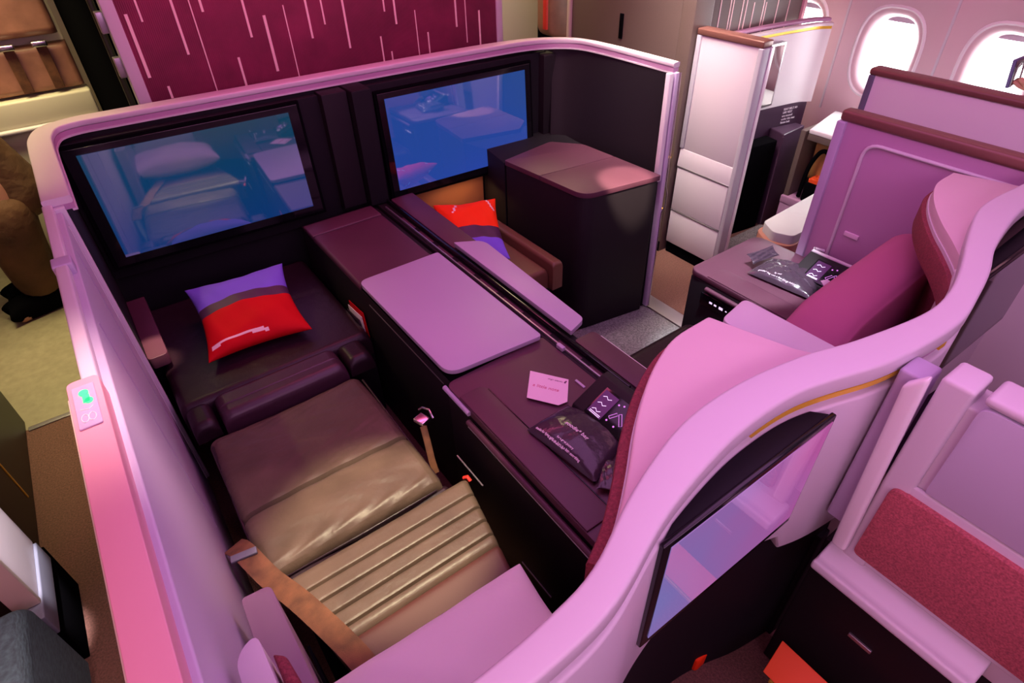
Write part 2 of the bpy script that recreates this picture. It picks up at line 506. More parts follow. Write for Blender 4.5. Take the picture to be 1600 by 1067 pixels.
# ================================================================= SETTING
struct(box('floor', 'carpet_brown', -1.95, 3.6, -2.6, 2.56, -.05, 0, 0))
struct(box('floor_galley', 'galley_vinyl', -1.95, 3.6, 2.56, 4.25, -.05, .001, 0))
struct(box('ceiling', 'ceiling_white', -1.95, 3.75, -2.6, 4.3, 2.2, 2.26, 0))
struct(box('wall_left', 'wall_panel', -2.0, -1.95, -2.6, 4.3, 0, 2.2, 0))
struct(box('wall_rear', 'wall_panel', -1.95, 3.6, -2.65, -2.6, 0, 2.2, 0))
struct(box('wall_front', 'cream_panel', -1.95, 3.6, 4.2, 4.25, 0, 2.2, 0))
struct(box('trim_1', 'dull_metal', -.66, -.16, 2.545, 2.57, 0, .006, .002))

# window wall with four oval cabin windows
WX = 3.55; WY = (2.12, 1.60, 1.08, .56); WZ = .935; WW = .235; WH = .34


def oval(yc, zc, w_, h_, n=40, p=2.7):
    out = []
    for k in range(n):
        a = 2 * pi * k / n
        out.append((yc + w_ / 2 * math.copysign(abs(cos(a)) ** (2 / p), cos(a)), zc + h_ / 2 * math.copysign(abs(sin(a)) ** (2 / p), sin(a))))
    return out


b = bmesh.new()
for yc in WY:
    cells = [(yc - .26, yc + .26)]
    z0, z1 = .6, 1.3
    hole = oval(yc, WZ, WW + .07, WH + .07); n = len(hole)
    outer = []
    for (y, z) in hole:
        dy, dz = y - yc, z - WZ
        s = min(.26 / abs(dy) if abs(dy) > 1e-6 else 1e9, (z1 - WZ if dz > 0 else WZ - z0) / abs(dz) if abs(dz) > 1e-6 else 1e9)
        outer.append((yc + dy * s, WZ + dz * s))
    # include the square corners by snapping the nearest outer points
    for (cy0, cz0) in ((yc - .26, z0), (yc + .26, z0), (yc - .26, z1), (yc + .26, z1)):
        i = min(range(n), key=lambda q: (outer[q][0] - cy0) ** 2 + (outer[q][1] - cz0) ** 2); outer[i] = (cy0, cz0)
    vo = [b.verts.new((WX, y, z)) for y, z in outer]; vh = [b.verts.new((WX, y, z)) for y, z in hole]
    ring2 = [b.verts.new((WX + .012, y, z)) for y, z in oval(yc, WZ, WW + .035, WH + .035)]
    ring3 = [b.verts.new((WX + .05, y, z)) for y, z in oval(yc, WZ, WW, WH)]
    ring4 = [b.verts.new((WX + .09, y, z)) for y, z in oval(yc, WZ, WW - .02, WH - .02)]
    seq = [vo, vh, ring2, ring3, ring4]
    for A, B in zip(seq, seq[1:]):
        for k in range(n): b.faces.new((A[k], A[(k + 1) % n], B[(k + 1) % n], B[k]))


def wquad(bm, y0, y1, z0, z1):
    bm.faces.new([bm.verts.new(p) for p in ((WX, y0, z0), (WX, y1, z0), (WX, y1, z1), (WX, y0, z1))])


wquad(b, .30, 2.38, 0, .6); wquad(b, .30, 2.38, 1.3, 2.2); wquad(b, -2.6, .30, 0, 2.2); wquad(b, 2.38, 4.3, 0, 2.2)
bmesh.ops.remove_doubles(b, verts=b.verts, dist=.0005)
struct(finish('wall_right', b, 'wall_panel', angle=50))
for i, yc in enumerate(WY):
    bm = bm_prism(oval(yc, WZ, WW + .06, WH + .06), WX + .085, WX + .09, 'x')
    wn = struct(finish('window_%d' % (i + 1), bm, 'window_glass'))
    fr = bmesh.new()
    o1 = oval(yc, WZ, WW + .12, WH + .12); o2 = oval(yc, WZ, WW + .085, WH + .085); n = len(o1)
    A = [fr.verts.new((WX - .0005, y, z)) for y, z in o1]; Bq = [fr.verts.new((WX - .006, y, z)) for y, z in oval(yc, WZ, WW + .10, WH + .10)]
    Cq = [fr.verts.new((WX - .0005, y, z)) for y, z in o2]
    for X, Y in ((A, Bq), (Bq, Cq)):
        for k in range(n): fr.faces.new((X[k], X[(k + 1) % n], Y[(k + 1) % n], Y[k]))
    finish('window_frame', fr, 'window_reveal', wn)
    # pulled-up shade edge showing at the top of each opening
    finish('window_shade', bm_prism([p for p in oval(yc, WZ, WW - .01, WH - .01) if p[1] > WZ + .135], WX + .07, WX + .075, 'x'), 'shade', wn)
for yc in (1.86, 1.34, .82):
    struct(box('trim_2' if yc > 1.5 else ('trim_3' if yc > 1 else 'trim_4'), 'white_shell', WX - .004, WX + .001, yc - .006, yc + .006, .6, 2.1, .001))

# ================================================================= FORWARD BULKHEADS AND GALLEY
bk = thing('bulkhead_partition', 'dark magenta partition with thin falling pink streaks behind the two blue screens', 'partition', (1.05, 2.80, 0))
bm = bm_box(.255, 1.88, 2.75, 2.80, 0, 2.15, .002)
finish('panel', bm, 'bulkhead_magenta', bk)
streaks = [(.28, 1.17, 1.385, 5), (.325, 1.355, 1.45, 3), (.331, 1.085, 1.13, 4), (.440, 1.226, 1.50, 4), (.50, 1.0, 1.50, 2), (.538, 1.36, 1.47, 4),
           (.690, 1.25, 1.47, 4), (.617, 1.0, 1.187, 4), (.758, 1.11, 1.32, 5), (.842, 1.0, 1.346, 2), (.936, 1.21, 1.47, 4), (1.001, 1.254, 1.45, 3),
           (1.094, 1.147, 1.46, 4), (1.246, 1.0, 1.172, 3), (1.282, 1.267, 1.42, 3), (1.332, 1.21, 1.42, 4), (1.290, 1.0, 1.103, 3), (1.431, 1.0, 1.254, 2),
           (1.488, 1.0, 1.155, 3), (1.648, 1.155, 1.40, 4), (1.702, 1.078, 1.40, 2), (1.779, 1.0, 1.21, 4), (.39, 1.42, 1.62, 3), (1.56, 1.3, 1.6, 3)]
bm = None
for (x, z0, z1, wd) in streaks:
    bm = bm_box(x - wd * .0011, x + wd * .0011, 2.7475, 2.751, z0, z1, 0, bm=bm)
finish('streak_pattern', bm, 'silver_stripe', bk)
box('edge_post', 'white_shell', .212, .256, 2.742, 2.81, 0, 2.15, .004, bk)
box('edge_post', 'white_shell', 1.879, 1.915, 2.742, 2.81, 0, 2.15, .004, bk)
for z in (1.18, 1.33, 1.62):
    box('hinge', 'dull_metal', .188, .214, 2.765, 2.80, z, z + .07, .003, bk)

gw = thing('galley_sidewall', 'near-black galley side wall between the brown jump seat and the streaked partition', 'wall unit', (.18, 3.4, 0))
prism('panel', 'black_matte', [(.125, 4.0), (.20, 2.86), (.24, 2.86), (.175, 4.0)], 0, 2.15, r=0, parent=gw)
tube('edge_seal', 'closet_green', [(.20, 2.86, .1), (.197, 2.85, 1.0), (.195, 2.85, 2.0)], .012, gw)

js = thing('jump_seat', 'brown leather folding crew seat above a cream box in the top left corner', 'seat', (-.2, 4.0, .5))
box('housing', 'cream_panel', -.60, .10, 4.06, 4.19, .30, 1.75, .02, js)
finish('headrest', xf(bm_slab(-.25, .25, -.20, .20, 0, .07, .035), (-.165, 3.98, 1.365), rx=pi / 2), 'jump_leather', js)
finish('back_pad', xf(bm_slab(-.27, .27, -.105, .105, 0, .06, .03), (-.17, 4.0, 1.02), rx=pi / 2), 'jump_leather', js)
for dx in (-.145, -.010):
    hb = box('harness_buckle', 'metal', dx - .035, dx + .03, 3.885, 3.915, 1.125, 1.15, .005, js)
    box('harness_strap', 'strap_webbing', dx - .022, dx + .022, 3.915, 3.935, .93, 1.13, .002, js)
box('fold_box', 'cream_panel', -.60, .11, 3.90, 4.04, .78, .905, .012, js)
box('fold_rail', 'white_shell', -.60, .105, 3.875, 3.905, .762, .785, .01, js)
box('lower_panel', 'cream_panel', -.60, .09, 3.93, 4.06, .05, .755, .01, js)

# right hand galley: cream lining, second crew seat, red flag
gp = thing('galley_lining', 'cream lining panel beside the right end of the streaked partition', 'wall panel', (2.5, 3.66, 0))
box('panel', 'cream_panel', 2.02, 3.35, 3.62, 3.66, 0, 2.15, .006, gp)
box('corner_post', 'cream_panel', 2.08, 2.2, 3.52, 3.62, 0, 2.15, .02, gp)
j2 = thing('jump_seat', 'brown crew seat headrest edge beside the cream lining, above the right screen', 'seat', (2.62, 3.2, .9))
finish('headrest', bm_prism(round_poly([(2.50, .93), (2.66, .89), (2.72, 1.6), (2.50, 1.6)], [.06, .03, 0, 0]), 3.10, 3.22, 'y', .025, bevel_all=False), 'jump_leather', j2)
box('red_flag', 'red_plastic', 2.445, 2.462, 3.06, 3.09, .98, 1.3, .002, j2)
box('back_frame', 'black_matte', 2.55, 2.75, 3.222, 3.28, .5, 1.7, .01, j2)

cl = thing('closet', 'tall brown-grey closet with a slot handle beyond the right aisle', 'closet', (2.44, 2.4, 0))
box('carcass', 'closet_brown', 2.42, 2.54, 2.035, 2.80, 0, 2.15, .004, cl)
box('edge_moulding', 'cream_panel', 2.405, 2.54, 2.80, 2.83, 0, 2.15, .01, cl)
box('front_stile', 'closet_brown', 2.415, 2.54, 1.955, 2.031, 0, 2.15, .003, cl)
box('slot_handle', 'black_matte', 2.414, 2.421, 2.40, 2.425, 1.045, 1.16, .002, cl)
for z in (.27, .56):
    tube('pull_bar', 'gold', [(2.40, 1.96, z), (2.395, 2.0, z), (2.40, 2.05, z)], .006, cl)
box('plinth', 'black_matte', 2.412, 2.418, 1.96, 2.80, 0, .06, 0, cl)

b2 = thing('bulkhead_partition', 'mauve partition with pale streaks behind the window suite on the right', 'partition', (3.0, 2.03, 0))
box('panel', 'closet_brown', 2.60, 3.36, 2.01, 2.05, 0, 2.15, .002, b2)
bm = None
for (x, z0, z1) in ((2.66, 1.14, 1.5), (2.735, 1.15, 1.5), (2.755, 1.15, 1.5), (2.83, 1.17, 1.5), (2.86, 1.18, 1.5), (2.92, 1.16, 1.2), (3.02, 1.17, 1.19), (3.0, 1.26, 1.5), (3.12, 1.22, 1.5), (3.22, 1.19, 1.3)):
    bm = bm_box(x - .003, x + .003, 2.0075, 2.011, z0 - .2, z1, 0, bm=bm)
finish('streak_pattern', bm, 'silver_stripe', b2)
box('edge_post', 'white_shell', 2.545, 2.60, 2.0, 2.06, 0, 2.15, .004, b2)
box('edge_post', 'salmon_trim', 3.34, 3.365, 1.995, 2.055, 0, 2.15, .003, b2)

lc = thing('closet', 'dark green closet side with a brass seam along the left aisle', 'closet', (-.7, 2.1, 0))
box('carcass', 'closet_green', -1.2, -.67, 1.66, 2.62, 0, 1.15, .006, lc)
box('brass_seam', 'gold', -.672, -.667, 2.10, 2.108, .05, 1.15, 0, lc)

# ================================================================= FRONT PARTITION OF THE DOUBLE SUITE
fp = thing('front_partition', 'dark front wall of the double suite under a pale curved rail, carrying both screens', 'partition', (.95, 2.5, 0))
prism('backing_panel', 'dark_panel', [(-.135, F(-.135) + .02), (2.0, F(2.0) + .02), (2.0, F(2.0) + .055), (-.135, F(-.135) + .055)], 0, 1.095, r=0, parent=fp)
path = catmull([(-.128, 1.87), (-.128, 2.1), (-.128, 2.32), (-.122, 2.43), (-.092, 2.515), (-.015, 2.550), (.1, F(.1) + .052), (.3, F(.3) + .052), (.7, F(.7) + .05), (1.2, F(1.2) + .045), (1.6, F(1.6) + .035),
                (1.8, F(1.8) + .015), (1.92, 2.345), (2.00, 2.25), (2.025, 2.1), (2.032, 1.9), (2.036, 1.70)], 6)
fl = []; fr_ = []
for i, p in enumerate(path):
    wd = .034 if p[0] < 1.6 else .034 - .016 * min(1, (p[0] - 1.6) / .4)
    q = offset_path(path, wd)[i]; s = offset_path(path, -wd)[i]; fl.append(q); fr_.append(s)
finish('top_rail', bm_ribbon(fl, fr_, 1.112, 1.132, .005, 3), 'white_shell', fp)
finish('rail_face_lit', bm_ribbon(offset_path(fl, -.004), offset_path(fr_, .0015), 1.096, 1.112), 'door_pink', fp)  # same white rail; magenta light on this face is put into its colour
fl2 = offset_path(path, -.030); fr2 = offset_path(path, -.022)
finish('rail_lip', bm_ribbon(offset_path(fr_, .010), offset_path(fr_, -.002), 1.090, 1.096, 0), 'white_shell', fp)
box('left_return', 'dark_panel', -.150, -.125, 1.87, 2.5, 0, 1.095, .003, fp)
# curved right return with pale end trims
rp = catmull([(1.93, 2.36), (1.985, 2.30), (2.02, 2.18), (2.028, 1.95), (2.03, 1.712)], 5)


def lean(bm):          # the return leans outwards towards its top
    for v in bm.verts:
        k = max(0, (1.1 - v.co.z) / 1.1) ** .8; v.co.x -= .082 * k; v.co.y -= .085 * k
    return bm


def cuts(bm, zs):
    for z in zs: bmesh.ops.bisect_plane(bm, geom=bm.verts[:] + bm.edges[:] + bm.faces[:], plane_co=(0, 0, z), plane_no=(0, 0, 1))
    return bm


finish('right_return', lean(cuts(bm_ribbon(offset_path(rp, .012), offset_path(rp, -.012), 0, 1.096), (.3, .6, .9))), 'dark_panel_soft', fp)
finish('end_trim', lean(cuts(bm_box(1.992, 2.016, 1.690, 1.714, .66, 1.096, .003), (.85,))), 'white_shell', fp)
finish('end_trim', lean(cuts(bm_box(2.022, 2.044, 1.685, 1.712, .02, 1.096, .003), (.3, .6, .9))), 'grey_lavender', fp)
finish('end_bead', lean(bm_tube([(2.047, 1.683, 1.095), (2.047, 1.683, .9), (2.047, 1.683, .63), (2.052, 1.676, .60), (2.052, 1.676, .54), (2.040, 1.683, .51), (2.040, 1.683, .3), (2.040, 1.683, .02)], .003)), 'metal', fp)
prism('rear_block', 'dark_panel', [(1.50, 2.17), (1.62, 2.19), (1.80, 2.215), (1.86, 2.12), (1.93, 2.12), (1.95, 2.38), (1.54, 2.41)], 0, .70, r=.004, parent=fp)
# housings standing forward of the backing panel
prism('screen_surround', 'dark_panel', [(-.122, F(-.1) - .01), (.80, F(.8) - .01), (.80, F(.8) + .018), (-.122, F(-.1) + .018)], .55, 1.075, r=.004, parent=fp)
prism('pilaster', 'dark_panel_soft', [(.80, F(.8) - .055), (.90, F(.9) - .055), (.90, F(.9) + .018), (.80, F(.8) + .018)], .60, 1.085, r=.004, parent=fp)
prism('pilaster', 'dark_panel', [(.905, F(.9) - .10), (.985, F(.98) - .10), (.985, F(.98) + .018), (.905, F(.9) + .018)], .60, 1.09, r=.006, parent=fp)
prism('screen_surround', 'dark_panel', [(1.0, F(1.0) - .01), (1.90, F(1.9) - .01), (1.90, F(1.9) + .018), (1.0, F(1.0) + .018)], .55, 1.075, r=.004, parent=fp)
prism('pilaster', 'dark_panel_soft', [(1.86, F(1.86) - .05), (1.93, F(1.93) - .05), (1.93, F(1.93) + .018), (1.86, F(1.86) + .018)], .66, 1.07, r=.01, parent=fp)
prism('niche_back', 'warm_niche', [(1.09, F(1.09) + .0), (1.53, F(1.53) + .0), (1.53, F(1.53) + .019), (1.09, F(1.09) + .019)], .20, .575, r=0, parent=fp)


def monitor(label, x0, x1, z0, z1, disp, bz=.05, zb=.045, tilt=3.2):
    t = thing('screen_monitor', label, 'screen', ((x0 + x1) / 2, F((x0 + x1) / 2) - .02, (z0 + z1) / 2), 'seat screens of the double suite')
    a, c = x0 - bz, x1 + bz
    prism('housing', 'black_matte', [(a, F(a) - .035), (c, F(c) - .035), (c, F(c) - .012), (a, F(a) - .008)], z0 - zb, z1 + .035, r=.004, parent=t)
    bm = bm_prism([(a + .012, F(a) - .040), (c - .012, F(c) - .040), (c - .012, F(c) - .034), (a + .012, F(a) - .034)], z0 - zb + .012, z1 + .023, r=.002, bevel_all=False)
    finish('bezel', bm, 'black_gloss', t)
    finish('display', bm_prism([(x0, F(x0) - .0425), (x1, F(x1) - .0425), (x1, F(x1) - .039), (x0, F(x0) - .039)], z0, z1), disp, t)
    t.rotation_euler = (math.radians(-tilt), 0, 0)
    return t


monitor('large blue screen of the left seat, reflecting a white pillow', -.055, .668, .650, 1.037, 'display_blue_left')
monitor('large brighter blue screen of the right seat, above the orange cushion', 1.065, 1.765, .615, 1.015, 'display_blue_right', bz=.04)

# ================================================================= LEFT AISLE WALL AND DOOR OF THE DOUBLE SUITE
ds = thing('suite_door', 'mauve sliding door wall with a pink rail along the left aisle', 'door', (-.145, 1.1, 0))
box('door_panel', 'door_mauve', -.152, -.128, .20, 1.855, 0, 1.10, .004, ds)
tube('panel_bead', 'white_shell', [(-.127, 1.80, 1.08), (-.127, 1.80, .2), (-.127, 1.80, .05)], .0022, ds)
box('front_stop', 'white_shell', -.160, -.118, 1.852, 1.872, 0, 1.11, .003, ds)
box('narrow_rail', 'white_shell', -.166, -.142, 1.52, 1.87, 1.095, 1.12, .004, ds)
box('rail_joint', 'grey_lavender', -.172, -.132, 1.485, 1.53, 1.09, 1.128, .004, ds)
box('middle_rail', 'white_shell', -.168, -.142, 1.0, 1.49, 1.098, 1.126, .005, ds)
finish('thick_rail', bm_prism(round_poly([(-.186, .12), (-.138, .12), (-.138, 1.02), (-.186, 1.02)], [0, 0, .012, .012]), 1.05, 1.14, 'z', .006), 'salmon_trim', ds)
box('rail_edge_line', 'cream_panel', -.1885, -.184, .12, .98, 1.05, 1.136, .001, ds)
box('outer_skin', 'grey_lavender', -.165, -.153, .12, 1.9, 0, 1.06, .002, ds)
for (y, dz) in ((1.66, 0), (1.30, 0)):
    box('panel_groove', 'grey_lavender', -.1285, -.1268, y - .004, y + .004, .35, 1.07, 0, ds)
sg = thing('door_indicator', 'small white plate with a lit green symbol on top of the pink rail', 'sign', (-.165, .94, 1.14))
box('plate', 'grey_lavender', -.179, -.147, .885, .995, 1.1405, 1.144, .0012, sg)
bm = bm_box(-.166, -.156, .945, .965, 1.1445, 1.1455, .0003)
bm = bm_prism([(-.163 + .007 * cos(a * pi / 8), .972 + .008 * sin(a * pi / 8)) for a in range(16)], 1.1445, 1.1455, bm=bm)
bm = bm_prism([(-.158 + .006 * cos(a * pi / 8), .948 + .007 * sin(a * pi / 8)) for a in range(16)], 1.1445, 1.1455, bm=bm)
finish('green_symbol', bm, 'green_led', sg)
bm = None
for q in range(2):
    bm = bm_tube([(-.168 + .010 * q + .005 * cos(a * pi / 6), .906 + .010 * sin(a * pi / 6), 1.1448) for a in range(13)], .0009, 5, bm=bm)
bm = bm_tube([(-.172, .930, 1.1448), (-.160, .926, 1.1448), (-.154, .932, 1.1448)], .001, 5, bm=bm)
finish('white_symbol', bm, 'white_gloss', sg)

# ================================================================= CENTRE CONSOLE
cc = thing('centre_console', 'long plum leather centre console between the two front seats', 'console', (.76, 1.75, 0))
box('body', 'console_side', .592, .93, 1.165, 2.40, 0, .585, .006, cc)
finish('leather_pad', bm_slab(.590, .905, 1.80, 2.25, .58, .603, .012), 'console_leather', cc)
box('rear_pad', 'console_leather', .590, .905, 2.255, 2.36, .58, .602, .006, cc)
box('table_tray_well', 'black_matte', .594, .925, 1.165, 1.795, .57, .590, .003, cc)
box('side_slot', 'dull_metal', .5905, .592, 1.22, 1.74, .545, .549, 0, cc)
mg = thing('magazine_stack', 'red and white leaflets in the pocket under the white table', 'magazine', (.59, 1.62, .36))
for k, mm in enumerate(('cushion_red', 'print_white', 'navy_plum')):
    box('leaflet', mm, .583 - .004 * k, .586 - .004 * k, 1.80 + .02 * k, 1.94 + .012 * k, .33 + .01 * k, .465 - .025 * k, .001, mg, tilt=-.12)
box('pocket', 'black_matte', .565, .592, 1.78, 1.99, .26, .36, .004, cc)
sc = thing('side_console', 'plum leather side console with hinged lid beside the left seat', 'console', (.72, .83, 0))
box('body', 'console_side', .572, .93, .40, 1.160, 0, .572, .005, sc)
finish('top_pad', bm_prism(round_poly([(.570, .42), (.930, .42), (.930, 1.165), (.570, 1.165)], [0, 0, .01, .03]), .574, .600, 'z', .007), 'console_leather', sc)
lid = finish('lid', bm_prism(round_poly([(.572, .545), (.655, .545), (.655, 1.09), (.572, 1.09)], [.0, .012, .03, 0]), .600, .606, 'z', .003), 'console_leather', sc)
tube('lid_hinge', 'black_gloss', [(.658, .55, .602), (.658, 1.07, .602)], .0022, lid)
tube('edge_moulding', 'grey_lavender', [(.566, 1.165, .588), (.566, 1.03, .588)], .008, sc)
tube('armrest_lip', 'console_leather', [(.560, 1.03, .560), (.560, .48, .560)], .009, sc)
tube('armrest_lip_trim', 'dull_metal', [(.5545, 1.02, .553), (.5545, .50, .553)], .003, sc)
bm = None
for k, (yy, rr) in enumerate(((.995, .004), (.98, .003), (.962, .006), (.945, .003), (.93, .0035))):
    bm = bm_box(.5695, .5715, yy - rr, yy + rr, .520 - rr * .6, .520 + rr * .6, 0, bm=bm)
finish('control_icons', bm, 'icon_light', sc)
box('icon_strip', 'black_gloss', .570, .5722, .905, 1.03, .503, .537, .001, sc)
box('latch', 'dull_metal', .5695, .572, .66, .80, .13, .135, 0, sc)

# track between the seats
dv = thing('divider_track', 'black slotted track running lengthwise between the two front seats', 'track', (.965, 1.6, 0))
box('base', 'console_side', .932, 1.0, .80, 2.38, 0, .596, .003, dv)
box('rail', 'dull_metal', .944, .950, .82, 2.3, .596, .606, .001, dv)
box('rail', 'black_gloss', .972, .982, .82, 2.34, .596, .618, .002, dv)
bm = None
for k in range(9): bm = bm_box(.953, .966, .86 + .15 * k, .97 + .15 * k, .5962, .5985, .001, bm=bm)
finish('slots', bm, 'console_leather', dv)
box('end_cap', 'grey_lavender', .934, .948, 1.07, 1.10, .597, .612, .002, dv)

# folded tables
tt = thing('tray_table', 'broad pale pink table with rounded corners on the centre console', 'table', (.755, 1.49, .605), 'folding tables on the centre console')
finish('tabletop', bm_prism(round_poly([(.588, 1.175), (.918, 1.150), (.918, 1.795), (.588, 1.795)], [.05, .015, .012, .035], 7), .606, .622, 'z', .005), 'grey_lavender', tt)
box('underframe', 'black_matte', .62, .90, 1.25, 1.74, .591, .606, .003, tt)
t2 = thing('tray_table', 'narrow pale pink folded table leaf beyond the black track', 'table', (1.05, 1.5, .605), 'folding tables on the centre console')
finish('tabletop', bm_prism(round_poly([(1.004, 1.11), (1.080, 1.135), (1.106, 1.76), (1.004, 1.82)], [.006, .02, .04, .006], 7), .604, .622, 'z', .006), 'grey_lavender', t2)
box('underframe', 'dull_metal', 1.01, 1.07, 1.2, 1.7, .597, .604, .002, t2)
ce = thing('narrow_console', 'narrow plum ledge along the right side of the black track', 'console', (1.05, 1.6, 0))
box('body', 'console_side', 1.001, 1.03, .70, 2.36, 0, .585, .004, ce)
finish('ledge_pad', bm_prism(round_poly([(1.001, .70), (1.082, .70), (1.082, 1.09), (1.001, 1.09)], [0, 0, .02, .01]), .585, .600, 'z', .004), 'console_leather', ce)
finish('ledge_pad', bm_prism(round_poly([(1.001, 1.815), (1.10, 1.79), (1.112, 2.36), (1.001, 2.36)], .008), .575, .600, 'z', .004), 'console_leather', ce)
tube('edge_bead', 'white_shell', [(1.087, .72, .592), (1.087, 1.06, .592)], .003, ce)

# ================================================================= ITEMS ON THE SIDE CONSOLE
nc = thing('note_card', 'pale pink card printed a little note on the plum side console', 'card', (.79, .965, .601))
ex = Vector((.068, -.102, 0)).normalized(); ey = Vector((.08, .088, 0)).normalized()
c0 = Vector((.720, .968, .6012))
W_, H_ = .118, .113
def cpt(u, v): p = c0 + ex * u + ey * v; return (p.x, p.y)
card = finish('sheet', bm_prism([cpt(0, 0), cpt(W_ - .025, 0), cpt(W_, .022), cpt(W_, H_), cpt(0, H_)], .6085, .6095), 'card_paper', nc)
eyy = Vector((-ex.y, ex.x, 0))
finish('printed_words', bm_text('a little note', .017, frame(c0 + ex * .012 + ey * .052 + Vector((0, 0, .0085)), ex, eyy), .0002), 'ink_red', card)
bm = bm_text('virgin atlantic', .0085, frame(c0 + ex * .055 + ey * .094 + Vector((0, 0, .0085)), ex, eyy), .0002)
q = [c0 + ex * a + ey * b_ for a, b_ in ((.104, .095), (.110, .104), (.114, .104), (.109, .092))]
bm = bm_prism([(p.x, p.y) for p in q], .6096, .6100, bm=bm)
finish('airline_logo', bm, 'ink', card)
box('pen_clip', 'grey_lavender', .8775, .8855, .905, .945, .600, .604, .001, nc)


def pouch(label, dx, dy, crumple, seed):
    t = thing('amenity_bag', label, 'bag', (.75 + dx, .76 + dy, .607), 'amenity bags on the side consoles')
    n = 30; b = bmesh.new(); rnd = random.Random(seed); ph = [rnd.uniform(0, 6.28) for _ in range(8)]
    A, B_, C_, D_ = Vector((.645, .868)), Vector((.790, .872)), Vector((.868, .700)), Vector((.672, .630))
    T, L = [], []
    for j in range(n + 1):
        rt_, rb = [], []
        for i in range(n + 1):
            u, v = i / n, j / n
            p = (A * (1 - u) + B_ * u) * (1 - v) + (D_ * (1 - u) + C_ * u) * v
            e = (4 * u * (1 - u)) ** .45 * (4 * v * (1 - v)) ** .45
            h = .030 * e * (1 + .25 * sin(3 * u + ph[0]))
            cr_ = crumple * e * (abs(sin(7 * u + 4 * v + ph[1])) * .006 + abs(sin(13 * v - 6 * u + ph[2])) * .005 + abs(sin(19 * u + 11 * v + ph[3])) * .003)
            zb = .6075 + .004 * (1 - e)
            top = b.verts.new((p.x + dx, p.y + dy, zb + h + cr_ + .001))
            rt_.append(top)
            rb.append(top if i in (0, n) or j in (0, n) else b.verts.new((p.x + dx, p.y + dy, zb)))
        T.append(rt_); L.append(rb)
    for j in range(n):
        for i in range(n):
            b.faces.new((T[j][i], T[j][i + 1], T[j + 1][i + 1], T[j + 1][i]))
            try: b.faces.new((L[j][i], L[j + 1][i], L[j + 1][i + 1], L[j][i + 1]))
            except ValueError: pass
    body = finish('pouch', b, 'bag_plastic', t, angle=80)
    return t, body, T


bag, pbody, TB = pouch('flat black goodie bag beside the note card on the left console', 0, 0, .25, 3)
dn = Vector((.09, -1, 0)).normalized(); rt2 = Vector((1, .09, 0)).normalized()


def drape(bm, body, h=.0008):
    """press flat lettering onto the curved pouch"""
    from mathutils.bvhtree import BVHTree
    off = WPOS[body.name]
    t = BVHTree.FromPolygons([v.co + off for v in body.data.vertices], [tuple(p.vertices) for p in body.data.polygons])
    bmesh.ops.triangulate(bm, faces=bm.faces[:])
    for v in bm.verts:
        hit = t.ray_cast(Vector((v.co.x, v.co.y, 2)), Vector((0, 0, -1)))
        if hit[0] is not None: v.co.z = hit[0].z + h + (.0004 if v.co.z > .66 else 0)
    return bm


def bagtext(s, size, x, y, z=.66, ext=.0004, align='LEFT'):
    return bm_text(s, size, frame((x, y, z), dn, rt2), ext, align=align, offset=.0003)
finish('bag_title', drape(bagtext('goodie* bag', .0165, .722, .806), pbody), 'print_white', pbody)
bm = merge(bagtext('thanks for flying with us, here is a little something', .0078, .660, .850), bagtext('for a great journey', .0075, .678, .785))
bm = merge(bm, bagtext('fly well and rest', .0075, .646, .778))
finish('bag_small_print', drape(bm, pbody), 'print_white', pbody)
b = xf(bm_pillow(.05, .10, .012, pw=.4, wr=.001), (.715, .625, .618), rz=-.9)
finish('folded_corner', b, 'bag_plastic', pbody)

bag2, pb2, _ = pouch('crumpled shiny goodie bag with folded flap on the right console', 1.085, .125, 1.0, 11)
def b2(x, y, z): return (x + 1.085, y + .125, z)
bm = merge(bm_text('goodie* bag with a few things inside', .0095, frame(b2(.664, .84, .66), dn, rt2), .0004), bm_text('fly well', .009, frame(b2(.684, .79, .66), dn, rt2), .0004))
finish('bag_small_print', drape(bm, pb2), 'print_white', pb2)
b = xf(bm_pillow(.13, .045, .006, pw=.4, wr=.002), b2(.75, .885, .640), rz=-.15, rx=.5)
finish('folded_flap', b, 'bag_plastic', pb2)


